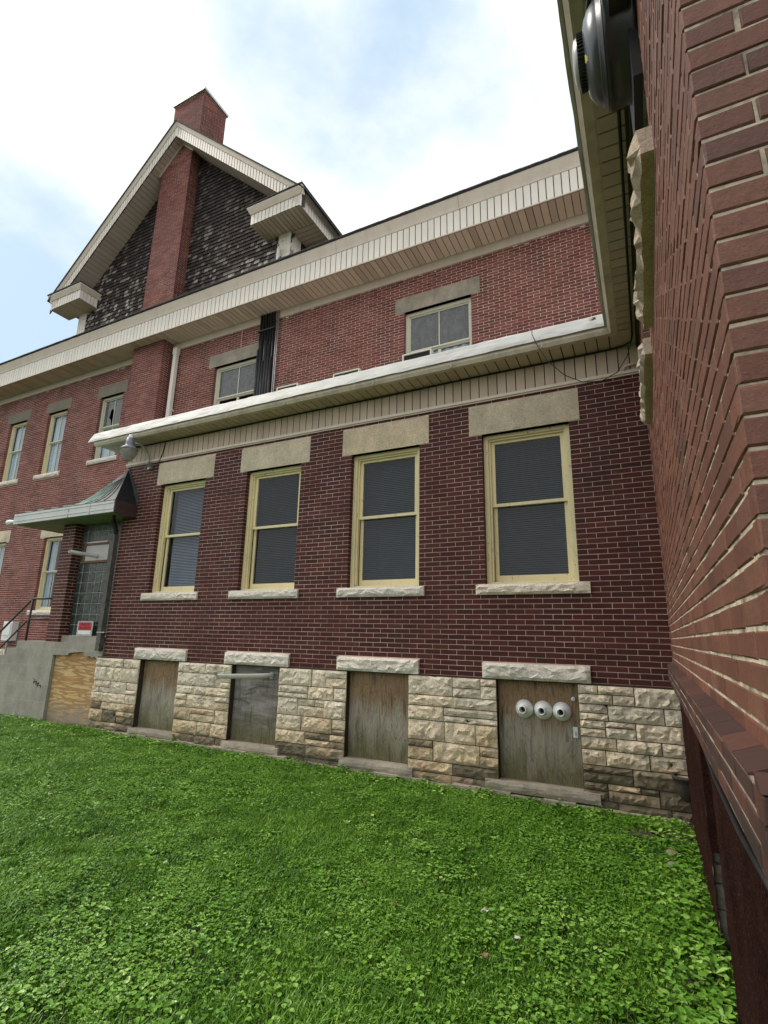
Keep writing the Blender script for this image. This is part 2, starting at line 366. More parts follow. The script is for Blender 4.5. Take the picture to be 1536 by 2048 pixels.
def groundm():
    t = NT('lawn ground'); f = t.noise(5, 6, .7); t.col(t.ramp(f, [(.3, (.025, .035, .010)), (.6, (.035, .06, .014)), (.8, (.05, .045, .022))])); t.rough(1); t.bump(t.noise(60, 6, .8), 1, .03); return t.m
M['ground'] = groundm()
def leafm(name, cols, rough=.5, tr=.25):
    t = NT(name); r = t.rnd(False); f = t.noise(1.3, 4, .6)
    q = t.math('ADD', t.math('MULTIPLY', r, .55), t.math('MULTIPLY', f, .6)); q = t.math('SUBTRACT', q, .08)
    isl = t.rnd(True); q = t.math('ADD', q, t.math('MULTIPLY', t.math('SUBTRACT', isl, .5), .45))
    c = t.ramp(q, [(i/(len(cols)-1), cc) for i, cc in enumerate(cols)])
    t.col(c); t.rough(rough); t.spec(.35)
    tl = t.N.new('ShaderNodeBsdfTranslucent'); t.L.new(t.mixc(.5, c, (.12, .19, .03), 'MIX'), tl.inputs[0])
    mx = t.N.new('ShaderNodeMixShader'); mx.inputs[0].default_value = tr; t.L.new(t.b.outputs[0], mx.inputs[1]); t.L.new(tl.outputs[0], mx.inputs[2]); t.L.new(mx.outputs[0], t.N['Material Output'].inputs[0]); return t.m
M['grass'] = leafm('grass blade', [(.030, .09, .006), (.075, .20, .012), (.15, .33, .022), (.30, .50, .06)], .35, .2)
M['weed'] = leafm('broad leaf', [(.035, .11, .012), (.10, .25, .022), (.20, .40, .05), (.42, .62, .17)], .3, .15)

# ------------------------------------------------------------------ generators
def brick_rects(u0, u1, z0, z1, holes, course, pitch, joint, seed=0, halfoff=.5, jit=.0):
    rn = random.Random(seed); out = []; n = int(round((z1-z0)/course))
    for r in range(n):
        za = z0+r*course; zc = za+course/2
        s = u0-(pitch*halfoff if r % 2 else 0)+rn.uniform(-jit, jit)
        cuts = sorted((h[0], h[1]) for h in holes if h[2] < zc < h[3])
        segs = [(u0, u1)]
        for a, b in cuts:
            ns = []
            for p, q in segs:
                if b <= p or a >= q: ns.append((p, q)); continue
                if a > p: ns.append((p, a))
                if b < q: ns.append((b, q))
            segs = ns
        for p, q in segs:
            i = math.floor((p-s)/pitch); first = len(out)
            while True:
                a = s+i*pitch; b = a+pitch; i += 1
                if a >= q: break
                a2, b2 = max(a, p), min(b, q)
                if b2-a2 < .003: continue
                ea, eb = (joint/2 if a > p else 0), (joint/2 if b < q else 0)
                out.append((a2+ea, b2-eb, za+joint/2, za+course-joint/2, a <= p+1e-6 and p > u0, b >= q-1e-6 and q < u1))
            if len(out)-first > 1 and out[first][1]-out[first][0] < .045:      # no slivers beside an opening
                t0, t1 = out[first], out[first+1]; out[first:first+2] = [(t0[0], t1[1], t1[2], t1[3], t0[4], t1[5])]
            if len(out)-first > 1 and out[-1][1]-out[-1][0] < .045:
                t0, t1 = out[-2], out[-1]; out[-2:] = [(t0[0], t1[1], t1[2], t1[3], t0[4], t1[5])]
    return out
def brick_geo(mb, F, u0, u1, z0, z1, d0, d1, bev=0, rn=None):
    if bev <= 0: mb.fbox(F, u0, u1, d0, d1, z0, z1, False); return
    j = lambda: rn.uniform(-bev*.45, bev*.45) if rn else 0
    P = F.P; b = bev
    vs = [P(u0,d0,z0),P(u1,d0,z0),P(u1,d0,z1),P(u0,d0,z1), P(u0+j(),d1-b,z0+j()),P(u1+j(),d1-b,z0+j()),P(u1+j(),d1-b,z1+j()),P(u0+j(),d1-b,z1+j()),
          P(u0+b+j(),d1+j()*.4,z0+b+j()),P(u1-b+j(),d1+j()*.4,z0+b+j()),P(u1-b+j(),d1+j()*.4,z1-b+j()),P(u0+b+j(),d1+j()*.4,z1-b+j())]
    fs = [(8,9,10,11)]
    for k in range(4):
        n = (k+1) % 4; fs += [(k, n, 4+n, 4+k), (4+k, 4+n, 8+n, 8+k)]
    mb.add(vs, fs)
def brickwork(walls, parent_of, mats, limit, bev=0., proud=.002, jambdepth=.11, depth=.02):
    """walls: list of (frame, rects). The `limit` bricks that show largest become objects of their own."""
    items = []
    for wi, (F, rects) in enumerate(walls):
        for rc in rects:
            c = F.P((rc[0]+rc[1])/2, 0, (rc[2]+rc[3])/2); pr = project(c)
            v = CAM-c; sc_ = (rc[1]-rc[0])*(rc[3]-rc[2])*max(0, v.normalized().dot(F.n))/v.length_squared
            if pr is None or not (-10 < pr[0] < 1546 and -10 < pr[1] < 2058): sc_ = 0
            items.append((sc_, wi, rc))
    items.sort(key=lambda q: -q[0])
    rn = random.Random(3); cache = {}
    mbs = {}
    for k, (s_, wi, rc) in enumerate(items):
        F = walls[wi][0]; u0, u1, z0, z1, ja, jb = rc; dd = rn.uniform(-proud, proud); deep = jambdepth if (ja or jb) else depth
        if k < limit and s_ > 0:
            key = (round(u1-u0, 2), round(z1-z0, 3), deep, rn.randrange(4) if bev else 0)
            if key not in cache:
                q = MB(); brick_geo(q, WORLD, 0, u1-u0, 0, z1-z0, -deep, 0, bev, rn if bev else None); cache[key] = q.mesh('brick', mats[0])
            one('brick', cache[key], parent_of[wi], F.mat(u0, dd, z0))
        else:
            brick_geo(mbs.setdefault(wi, MB()), F, u0, u1, z0, z1, -deep, dd, bev, rn)
    for wi, q in mbs.items(): q.build('brickwork', mats[1], parent_of[wi], kind='stuff')
def wall_sheet(F, u0, u1, z0, z1, holes, d, rev, mat, name, parent, grow=.004):
    """mortar bed behind the bricks, open where the holes are, with reveals rev deep"""
    us = sorted({u0, u1, *[min(max(h[i], u0), u1) for h in holes for i in (0, 1)]}); zs = sorted({z0, z1, *[min(max(h[i], z0), z1) for h in holes for i in (2, 3)]})
    b = MB()
    for i in range(len(us)-1):
        for k in range(len(zs)-1):
            cu, cz = (us[i]+us[i+1])/2, (zs[k]+zs[k+1])/2
            if any(h[0] < cu < h[1] and h[2] < cz < h[3] for h in holes): continue
            b.quad(F.P(us[i], d, zs[k]), F.P(us[i+1], d, zs[k]), F.P(us[i+1], d, zs[k+1]), F.P(us[i], d, zs[k+1]))
    for h in holes:
        if len(h) > 4 and h[4] == 'solid': continue
        a, c, e, f = h[0]-grow, h[1]+grow, h[2], h[3]
        b.quad(F.P(a, d, e), F.P(a, d, f), F.P(a, -rev, f), F.P(a, -rev, e))
        b.quad(F.P(c, d, e), F.P(c, -rev, e), F.P(c, -rev, f), F.P(c, d, f))
        b.quad(F.P(a, d, f), F.P(c, d, f), F.P(c, -rev, f), F.P(a, -rev, f))
        b.quad(F.P(a, d, e), F.P(a, -rev, e), F.P(c, -rev, e), F.P(c, d, e))
    return b.build(name, mat, parent)
def rock(name, F, u0, u1, z0, z1, d0, d1, amp, mat, parent, seed, nu=None, nz=None, taper=.012, underside=0):
    """quarry faced block: a gridded, faceted front"""
    rn = random.Random(seed); nu = nu or max(2, min(12, int((u1-u0)/.055))); nz = nz or max(2, min(6, int((z1-z0)/.045)))
    off = Vector((rn.uniform(-50, 50), rn.uniform(-50, 50), rn.uniform(-50, 50))); vs = []; idx = {}
    for k in range(nz+1):
        for i in range(nu+1):
            a, c = i/nu, k/nz; u = u0+(u1-u0)*a; z = z0+(z1-z0)*c
            e = min(a*(u1-u0), (1-a)*(u1-u0), c*(z1-z0), (1-c)*(z1-z0)); edge = e < 1e-6
            if edge:
                d = d1-taper+amp*.3*noise.noise(Vector((u*9, z*9, 0))+off)
                u += rn.uniform(-.2, .2)*taper*(0 < a < 1) ; z += rn.uniform(-.3, .3)*taper*(0 < c < 1)
            else:
                d = d1+amp*(.5*noise.noise(Vector((u*6, z*9, 1))+off)+.55*(.45-abs(noise.noise(Vector((u*11, z*13, 7))+off))*1.6)+.5*noise.noise(Vector((u*27, z*29, 3))+off)+.05) 
                u += rn.uniform(-.3, .3)*(u1-u0)/nu; z += rn.uniform(-.3, .3)*(z1-z0)/nz
            idx[i, k] = len(vs); vs.append(F.P(u, d, z))
    fs = []
    for k in range(nz):
        for i in range(nu):
            a, b, c, d = idx[i, k], idx[i+1, k], idx[i+1, k+1], idx[i, k+1]
            fs += [(a, b, c), (a, c, d)] if rn.random() < .5 else [(a, b, d), (b, c, d)]
    per = [idx[i, 0] for i in range(nu+1)]+[idx[nu, k] for k in range(1, nz+1)]+[idx[i, nz] for i in range(nu-1, -1, -1)]+[idx[0, k] for k in range(nz-1, 0, -1)]
    pos = [(0, 0), (1, 0), (1, 1), (0, 1)]; base = len(vs)
    vs += [F.P(u0, d0, z0), F.P(u1, d0, z0), F.P(u1, d0, z1), F.P(u0, d0, z1)]
    segs = [per[0:nu+1], per[nu:nu+nz+1], per[nu+nz:2*nu+nz+1], per[2*nu+nz:]+[per[0]]]
    for q in range(4):
        s_ = segs[q]; fs.append(tuple([base+q]+[base+(q+1) % 4]+s_[::-1]))
    b = MB(); b.add(vs, fs); return b.build(name, mat, parent)
def panels(name, parent, mat, count, step, start, F, z0, z1, d, gapw=.013, th=.012, limit=300):
    """a row of upright boards that share one mesh"""
    b = MB(); b.fbox(WORLD, 0, step-gapw, -th, 0, 0, z1-z0); me = b.mesh(name, mat)
    for i in range(count): one(name, me, parent, F.mat(start+i*step, d+random.uniform(-.0012, .0012), z0))

# ------------------------------------------------------------------ ground
gb = MB()
n = 44
xs = [-900, -200, -60, -25]+[-16+i*.5 for i in range(n)]+[12, 40, 200, 900]
ys = [-900, -200, -60, -20]+[-10+i*.5 for i in range(30)]+[12, 30, 100, 500, 1500]
def gz(x, y):
    if x < -20 or x > 6 or y < -12 or y > 4: return 0.0
    return .035*noise.noise(Vector((x*.35, y*.35, 3)))+.012*noise.noise(Vector((x*1.3, y*1.3, 9)))-.0045*(x+1)*(x < 0)*(y < 0)*.9-.01
for y in ys:
    for x in xs: gb.v.append((x, y, gz(x, y)))
for j in range(len(ys)-1):
    for i in range(len(xs)-1):
        a = j*len(xs)+i; gb.f.append((a, a+1, a+1+len(xs), a+len(xs)))
ground = gb.build('ground', M['ground'], kind='structure', smooth=True)

# ================================================================== EXTENSION (y = 0)
ext = tag(empty('brick_extension', (-4.5, 0, 0)), 'low dark maroon brick extension with four tall cream framed windows over a rough limestone base', 'building')
def parented(o, p):              # geometry is written in world coordinates; keep it there
    o.parent = p; o.matrix_parent_inverse = Matrix(); return o
ext.location = (0, 0, 0)
FF = Frame((0, 0, 0), (1, 0, 0), (0, -1, 0))
COURSE = .0633
wcx = [-7.46, -5.37, -3.30, -1.25]
WIN = [(c-.565, c+.565, 2.41, 4.45) for c in wcx]
rgt_b = [-7.03, -4.95, -2.87, -.78]
BAS = [(r-.925, r, .16, 1.275) for r in rgt_b]
LIN = [(c-.725, c+.715, 4.45, 4.86) for c in (-7.42, -5.36, -3.305, -1.265)]
SIL = [(c-.685, c+.685, 2.28, 2.41) for c in (-7.475, -5.40, -3.335, -1.25)]
LLN = [(r-1.245, r, 1.275, 1.455) for r in (-6.89, -4.80, -2.72, -.63)]
solid = [(*q, 'solid') for q in LIN+SIL+LLN]
fw = wall_sheet(FF, -9.0, .2, 1.27, 5.1, WIN+solid, -.0025, .2, M['mort_e'], 'front_wall', ext)
rects = brick_rects(-9.0, .2, 1.28, 1.28+58*COURSE, WIN+[q[:4] for q in solid], COURSE, .219, .0070, 5)
brickwork([(FF, rects)], {0: fw}, (M['ext_i'], M['ext_s']), 300, 0, .0018)
# west side of the extension
FS = Frame((-9.0, 2.6, 0), (0, -1, 0), (-1, 0, 0))
sw = wall_sheet(FS, 0, 2.6, 1.27, 5.4, [], -.004, .1, M['mort_e'], 'side_wall', ext)
brickwork([(FS, brick_rects(0, 2.6, 1.28, 1.28+58*COURSE, [], COURSE, .219, .0075, 8))], {0: sw}, (M['ext_i'], M['ext_s']), 0)

def stone_parts(parent, mat, q, seed, amp=.022, d1=.03, name='lintel', smooth=False):
    if smooth: return rock(name, FF, *q, -.1, d1, .006, mat, parent, seed, nu=14, nz=4, taper=.006)
    return rock(name, FF, *q, -.1, d1, amp, mat, parent, seed, nu=20, nz=4, taper=.015)
def ring(b, F, u0, u1, z0, z1, w, d0, d1, wb=None, wt=None):
    wb = wb or w; wt = wt or w
    b.fbox(F, u0, u0+w, d0, d1, z0, z1); b.fbox(F, u1-w, u1, d0, d1, z0, z1)
    b.fbox(F, u0+w, u1-w, d0, d1, z0, z0+wb); b.fbox(F, u0+w, u1-w, d0, d1, z1-wt, z1)
def room(F, u0, u1, z0, z1, d, parent, deep=.7, mat='void'):
    b = MB(); P = F.P; a, e = d, d-deep
    b.quad(P(u0, e, z0), P(u1, e, z0), P(u1, e, z1), P(u0, e, z1))
    b.quad(P(u0, a, z0), P(u0, e, z0), P(u0, e, z1), P(u0, a, z1)); b.quad(P(u1, e, z0), P(u1, a, z0), P(u1, a, z1), P(u1, e, z1))
    b.quad(P(u0, e, z1), P(u1, e, z1), P(u1, a, z1), P(u0, a, z1)); b.quad(P(u0, a, z0), P(u1, a, z0), P(u1, e, z0), P(u0, e, z0))
    return b.build('room', M[mat], parent)
for i, (u0, u1, z0, z1) in enumerate(WIN):
    b = MB(); ring(b, FF, u0, u1, z0, z1, .062, -.17, -.085, .03, .05); ring(b, FF, u0+.062, u1-.062, z0+.03, z1-.05, .024, -.17, -.115, .012)
    for s_ in (-1, 1):           # small screen hooks
        for zz in (.32, .72):
            uu = u0+.03 if s_ < 0 else u1-.03; b.fbox(FF, uu-.012, uu+.012, -.086, -.074, z0+zz*(z1-z0), z0+zz*(z1-z0)+.008)
    win = b.build('window', M['cream'], ext)
    a0, a1 = u0+.086, u1-.086; zm = (z0+z1)/2+.045
    b = MB(); ring(b, FF, a0, a1, zm-.022, z1-.05-.012, .048, -.19, -.15, .042, .05); b.build('upper_sash', M['cream'], win)
    b = MB(); ring(b, FF, a0, a1, z0+.03, zm+.018, .05, -.225, -.193, .10, .036); b.build('lower_sash', M['cream'], win)
    b = MB(); b.fbox(FF, a0+.048, a1-.048, -.174, -.170, zm+.02, z1-.11); b.build('pane', M['glass'], win)
    b = MB(); b.fbox(FF, a0+.05, a1-.05, -.212, -.208, z0+.13, zm-.018); b.build('pane', M['glass'], win)
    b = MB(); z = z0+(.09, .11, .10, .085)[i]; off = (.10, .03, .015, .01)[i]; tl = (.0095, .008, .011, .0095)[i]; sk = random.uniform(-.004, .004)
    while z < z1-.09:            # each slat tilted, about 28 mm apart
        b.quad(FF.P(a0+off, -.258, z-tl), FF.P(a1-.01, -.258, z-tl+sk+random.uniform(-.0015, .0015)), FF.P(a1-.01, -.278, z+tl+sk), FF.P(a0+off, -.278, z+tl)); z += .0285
    b.build('blind', M['blind'] if i else plain('blind slat with painted sky reflection', (.34, .39, .45), .5, .1, 3, 0), win, kind='stuff')  # leftmost blind: sky reflection of the glass painted into the slat colour
    room(FF, a0-.03, a1+.03, z0, z1, -.2, win)
    l = rock('lintel', FF, *LIN[i], -.12, .012, .008, M['lintel'] if i not in (1,) else M['lintel'], win, 40+i, nu=20, nz=5, taper=.005)
    rock('sill', FF, *SIL[i], -.2, .055, .028, M['stone'], win, 60+i, nu=22, nz=4, taper=.02)
    b = MB(); b.fbox(FF, u0+.0, u1-.0, -.2, -.02, z0+.001, z0+.012); b.build('sill_board', M['white'], win)

# foundation
fnd = wall_sheet(FF, -9.12, .24, -.25, 1.27, [(*q[:2], q[2]-.1, 1.27) for q in BAS], .025, .14, M['mort_f'], 'foundation', ext)
b = MB(); b.fbox(FF, -9.12, .24, -.05, .022, 1.262, 1.279); b.build('bed_course', M['mort_f'], fnd)
piers = []
u = -9.12
for q in BAS: piers.append((u, q[0])); u = q[1]
piers.append((u, .235))
rn = random.Random(21); nst = 0
def ashlar(u0, u1, z0, z1):
    global nst
    z = z1
    while z > z0+.02:
        h = rn.choice((.13, .155, .17, .2, .235)); h = min(h, z-z0)
        if z-h-z0 < .08: h = z-z0
        u = u0
        while u < u1-.01:
            w_ = rn.uniform(.24, .62) if u1-u0 > .6 else rn.uniform(.25, .5)
            if u1-u-w_ < .17: w_ = u1-u
            g_ = .0095
            parts = [(z-h, z)]
            if h > .16 and rn.random() < .38: t_ = rn.uniform(.35, .65); parts = [(z-h, z-h+h*t_), (z-h+h*t_, z)]
            for a, c in parts:
                x = [(u, u+w_)]
                if len(parts) == 2 and w_ > .42 and rn.random() < .5: m_ = u+w_*rn.uniform(.35, .65); x = [(u, m_), (m_, u+w_)]
                for p, q in x:
                    rock('stone', FF, p+g_/2+(.002 if p == u0 else 0), q-g_/2, a+g_/2, c-g_/2, .0, .047+rn.uniform(-.008, .014), .036, M['stone_f'], fnd, 900+nst, nu=max(4, min(13, int((q-p)/.036))), nz=max(3, min(6, int((c-a)/.03))), taper=.011); nst += 1
            u += w_
        z -= h
for p in piers: ashlar(p[0], p[1], -.08, 1.262)
for i, q in enumerate(BAS):
    hb = empty('boarded_opening', (0, 0, 0), ext)
    b = MB(); b.fbox(FF, q[0]-.01, q[1]+.01, -.09, -.07, q[2]-.02, q[3]+.01); bo = b.build('plywood_board', M['ply%d' % (i+1)], hb)
    rock('lintel', FF, *LLN[i], -.12, .06, .035, M['stone'], hb, 80+i, nu=22, nz=5, taper=.02)
    rock('sill', FF, q[0]-.05-(.1 if i == 3 else 0), q[1]+.09+(.08 if i == 3 else 0), q[2]-.105, q[2], -.1, .10, .008, M['lintel_g'], hb, 90+i, nu=12, nz=3, taper=.012)
    b = MB()
    if i == 2:
        for uu, zz in ((-3.6, .42), (-3.08, .45), (-2.95, .44)): b.lathe([(0, .004), (.008, .004), (.008, 0)], FF.P(uu, -.07, zz), (0, -1, 0), 8)
        b.build('screw_head', M['rust'], hb)
# a low footing strip in the grass
b = MB()
for k in range(26):
    x = -8.9+k*.35; b.fbox(FF, x, x+.34, .02, .10+random.uniform(0, .05), -.2, .035+random.uniform(-.02, .02)+(-.0045*(x+1)))
b.build('footing', M['lintel_g'], fnd)

# frieze, soffit, gutter
fr = boxobj('frieze', M['joint'], ext, -9.05, .2, -.012, 0, 4.955, 5.33)
panels('panel', fr, M['frieze'], 73, .1268, -9.05, FF, 4.985, 5.32, .024)
b = MB(); b.fbox(FF, -9.08, .2, .0, .036, 4.945, 4.985); b.fbox(FF, -9.08, .2, .0, .02, 4.925, 4.94); b.build('trim', M['trim'], fr)
so = boxobj('soffit', M['joint'], ext, -9.55, -.03, -.33, 2.6, 5.336, 5.36)
b = MB(); b.box(0, .126, -.325, -.001, 0, .01); me = b.mesh('panel', M['soffit_g'])
for i in range(68): one('panel', me, so, Matrix.Translation((-9.5+i*.14, 0, 5.324)))
b = MB(); b.box(-9.545, -9.05, .0, 2.55, 5.326, 5.336); b.build('side_panel', M['soffit_g'], so)
def sweep(prof, path_end_left, near_end, name, mat, parent, seg=.16, wob=0, seed=0, left_extra=0):
    """gutter-line sweep: along the front eave, round the inside corner, then towards the viewer along the wing"""
    pts = []; x = path_end_left
    while x < -.03-.01: pts.append((x, -.33, 0)); x += seg
    pts.append((-.03, -.33, 1)); y = -.33-seg
    while y > near_end: pts.append((-.03, y, 2)); y -= seg
    vs = []; fs = []; np_ = len(prof); rn_ = random.Random(seed)
    for k, (x, y, t_) in enumerate(pts):
        for i, (o, z) in enumerate(prof):
            o2 = o; z2 = z
            if wob:
                nn = noise.noise(Vector((k*seg*2.2, i*.9, seed))); n2_ = noise.noise(Vector((k*seg*6, i*1.7, seed+4)))
                o2 += wob*(nn+.5*n2_); z2 += wob*.7*(n2_+.6*nn)
            if t_ == 0: vs.append((x, y-o2, z2))
            elif t_ == 1: vs.append((x-o2, y-o2, z2))
            else: vs.append((x-o2, y, z2))
    for k in range(len(pts)-1):
        for i in range(np_-1): fs.append((k*np_+i, k*np_+i+1, (k+1)*np_+i+1, (k+1)*np_+i))
    fs += [tuple(range(np_)), tuple(range((len(pts)-1)*np_, len(pts)*np_))[::-1]]
    b = MB(); b.add(vs, fs); return b.build(name, mat, parent)
sweep([(-.02, 5.335), (.0, 5.322), (.07, 5.318), (.078, 5.33), (.10, 5.36), (.104, 5.40), (.09, 5.41), (-.02, 5.41)], -9.6, -5.6, 'gutter', M['gutter'], ext, .6)
b = MB()
for x in (-8.6, -7.3, -6.1, -4.9, -3.3, -2.1, -.9): b.box(x, x+.012, -.437, -.33, 5.316, 5.40)
b.build('gutter_strap', M['gutter'], ext)
b = MB(); b.prism([(-9.55, -.33, 5.44), (-9.55, 2.6, 6.2), (-9.55, 2.6, 5.4), (-9.55, -.33, 5.37)], (9.6, 0, 0)); b.build('roof', M['tarp'], ext)
tp = sweep([(.06, 5.43), (.115, 5.395), (.135, 5.40), (.118, 5.45), (.092, 5.50), (.066, 5.55), (.038, 5.60), (.0, 5.645), (-.07, 5.665), (-.2, 5.675), (-.35, 5.66)], -9.74, -5.6, 'roof_membrane', M['tarp'], None, .05, .008, 5)
tp.data.polygons.foreach_set('use_smooth', [False]*len(tp.data.polygons))
tag(tp, 'wrinkled white roofing membrane rolled over the long eave gutter of the low extension', 'tarp')
# torn patch at the inside corner
b = MB()
for k in range(7):
    a = k*.9; b.prism([(-.30+.03*math.cos(a), -.472, 5.52+.025*math.sin(a)), (-.27+.03*math.cos(a+1), -.476, 5.53+.02*math.sin(a+1)), (-.25, -.474, 5.50+.01*k*.3)], (0, .01, 0))
tag(b.build('torn_flap', M['black'], None), 'torn black patch on the white membrane at the inside roof corner', 'tear')

# ================================================================== MAIN BUILDING (y = 2.6)
mb_ = tag(empty('brick_building'), 'tall red brick building with a steep shingled gable, wide cream eaves and a chimney', 'building')
YM = 2.6
FM = Frame((0, YM, 0), (1, 0, 0), (0, -1, 0))
UW = [  # opening u0,u1,z0,z1, lintel u0,u1, lintel mat, style
    (-19.2, -18.2, 6.50, 8.62, -19.38, -18.02, 'lintel_d', 'curtain'),
    (-17.0, -16.0, 6.50, 8.62, -17.14, -15.85, 'lintel_d', 'curtain'),
    (-14.4, -13.35, 6.64, 8.66, -14.56, -13.2, 'lintel_d', 'broken'),
    (-9.75, -8.25, 6.75, 8.62, -9.95, -8.05, 'lintel_g', 'open'),
    (-4.2, -2.69, 6.75, 8.66, -4.42, -2.50, 'lintel_g', 'plain'),
    (-19.1, -18.05, 2.27, 4.42, -19.3, -17.88, 'lintel', 'curtain'),
    (-16.05, -15.05, 2.27, 4.42, -16.25, -14.85, 'lintel', 'green')]
holes = [q[:4] for q in UW]
solid = []
for q in UW:
    solid += [(q[4], q[5], q[3], q[3]+.37, 'solid'), (q[0]-.15, q[1]+.15, q[2]-.14, q[2], 'solid')]
mw = wall_sheet(FM, -22, .6, 1.16, 9.75, holes+solid, -.003, .2, M['mort_m'], 'front_wall', mb_)
C2 = .0645
rc = brick_rects(-22, -8.9, 1.17, 9.62, holes+[s_[:4] for s_ in solid], C2, .222, .0095, 11)
rc += brick_rects(-8.88, .6, 6.2, 9.62, holes+[s_[:4] for s_ in solid], C2, .222, .0095, 12)
brickwork([(FM, rc)], {0: mw}, (M['main_s'], M['main_s']), 0, 0, .002)
b = MB()
rn2 = random.Random(5)
for k in range(40):              # smears of old sealant below the trim
    u = rn2.uniform(-19, -.5); s_ = rn2.uniform(.02, .11); z = 9.49-rn2.uniform(0, .05)
    b.fbox(FM, u, u+s_, 0, .008, z, z+rn2.uniform(.008, .03))
b.build('sealant', M['trim'], mw, kind='stuff')
for i, q in enumerate(UW):
    u0, u1, z0, z1 = q[:4]; st = q[7]
    b = MB(); ring(b, FM, u0, u1, z0, z1, .07, -.17, -.09, .05, .07)
    win = b.build('window', M['cream'] if st in ('curtain', 'green') else M['white'], mb_)
    zm = (z0+z1)/2+(.05 if st != 'plain' else .02); wm_ = M['white']
    b = MB(); ring(b, FM, u0+.07, u1-.07, zm, z1-.07, .028, -.185, -.13, .035); b.fbox(FM, (u0+u1)/2-.01, (u0+u1)/2+.01, -.175, -.14, zm+.03, z1-.09); b.build('upper_sash', wm_, win)
    b = MB(); ring(b, FM, u0+.07, u1-.07, z0+.05, zm, .03, -.21, -.165, .06); b.fbox(FM, (u0+u1)/2-(.01 if u1-u0 < 1.2 else .03), (u0+u1)/2+(.01 if u1-u0 < 1.2 else .03), -.2, -.165, z0+.13, zm-.05); b.build('lower_sash', wm_, win)
    gm = M['glass'] if st in ('curtain', 'green') else M['dirtyglass']
    hw = (u0+u1)/2
    for (a, c, e, f, d) in ((u0+.095, hw-.01, zm+.03, z1-.095, -.155), (hw+.01, u1-.095, zm+.03, z1-.095, -.155), (u0+.098, hw-.01, z0+.11, zm-.03, -.185), (hw+.01, u1-.098, z0+.11, zm-.03, -.185)):
        b = MB()
        if st == 'broken' and d == -.155 and a < hw:     # jagged missing glass
            pts = [(a, e), (c-.04, e), (c-.12, e+.22), (c-.2, e+.28), (c-.16, e+.5), (c-.1, e+.56), (c-.02, e+.52), (c, e+.6), (c, f), (a, f)]
            b.prism([FM.P(x, d, z) for x, z in pts], FM.n*.004)
        elif st == 'open' and d == -.185: continue
        else: b.fbox(FM, a, c, d-.004, d, e, f)
        b.build('pane', gm if not (st in ('plain', 'broken') and d == -.185) else M['glass'], win)
    if st in ('curtain', 'green', 'plain', 'broken'):
        b = MB(); n_ = 26; top = z1-.1 if st in ('curtain', 'green') else zm-.03; d0 = -.235
        rr = [(u0+.08, u1-.08)] if st == 'curtain' else ([(u0+.1, u0+.32), (u1-.3, u1-.1)] if st == 'green' else [(u0+.1, u1-.1)])
        for (a, c) in rr:
            for k in range(n_):
                p, q_ = a+(c-a)*k/n_, a+(c-a)*(k+1)/n_
                da, db = d0+.018*math.sin(k*1.7), d0+.018*math.sin((k+1)*1.7)
                b.quad(FM.P(p, da, z0+.05), FM.P(q_, db, z0+.05), FM.P(q_, db, top), FM.P(p, da, top))
        b.build('curtain', M['curtain'], win)
    if st == 'open':
        b = MB(); ring(b, FM, u0+.10, u1-.09, z0+.06, zm-.06, .05, -.36, -.3, .05); b.fbox(FM, hw-.05, hw+.05, -.36, -.3, z0, zm-.06); b.build('inner_frame', M['cream'], win)
    room(FM, u0-.05, u1+.05, z0, z1, -.2, win, .9)
    rock('lintel', FM, q[4], q[5], z1, z1+.37, -.15, .014, .01, M[q[6]], win, 140+i, nu=18, nz=4, taper=.006)
    rock('sill', FM, u0-.15, u1+.15, z0-.14, z0, -.2, .06, .03, M['stone'], win, 160+i, nu=14, nz=3, taper=.02)
# lower stone base of the main wall
mf = wall_sheet(FM, -22, -9, -.2, 1.16, [], .02, .1, M['mort_f'], 'foundation', mb_)
nst = 200
u = -22
while u < -14.0:
    z = 1.15
    while z > 0:
        h = rn.choice((.17, .2, .24)); w_ = .55
        rock('stone', FM, u+.004, u+w_-.004, z-h+.004, z-.004, 0, .05, .03, M['stone_f'], mf, nst, nu=6, nz=3); nst += 1; z -= h
    u += .55
# pilaster and chimney
def brick_box(parent, name, x0, x1, y0, y1, z0, z1, seed, sides=('f', 'r'), mats=('mort_m', 'main_s')):
    base = boxobj(name, M[mats[0]], parent, x0+.004, x1-.004, y0+.004, y1-.004, z0, z1)
    walls = []
    if 'f' in sides: walls.append((Frame((x0, y0, 0), (1, 0, 0), (0, -1, 0)), brick_rects(0, x1-x0, z0, z1, [], C2, .222, .0095, seed)))
    if 'r' in sides: walls.append((Frame((x1, y0, 0), (0, 1, 0), (1, 0, 0)), brick_rects(0, y1-y0, z0, z1, [], C2, .222, .0095, seed+1)))
    if 'l' in sides: walls.append((Frame((x0, y1, 0), (0, -1, 0), (-1, 0, 0)), brick_rects(0, y1-y0, z0, z1, [], C2, .222, .0095, seed+2)))
    q = MB()
    for F, rs in walls:
        for r_ in rs: brick_geo(q, F, r_[0], r_[1], r_[2], r_[3], -.015, random.uniform(-.002, .002))
    q.build('brickwork', M[mats[1]], base, kind='stuff'); return base
brick_box(mb_, 'pilaster', -12.66, -11.42, 2.25, 2.62, 1.2, 9.72, 31, 'frl')
ch = brick_box(mb_, 'chimney', -12.56, -11.30, 2.25, 2.62, 10.3, 16.62, 41, 'frl')
brick_box(ch, 'stack', -12.38, -11.08, 2.252, 3.2, 16.4, 18.42, 51, 'frl')
b = MB(); b.box(-12.43, -11.03, 2.2, 3.25, 18.42, 18.50); b.box(-12.2, -11.26, 2.4, 3.05, 18.50, 18.54); b.build('cap', M['galv'], ch)

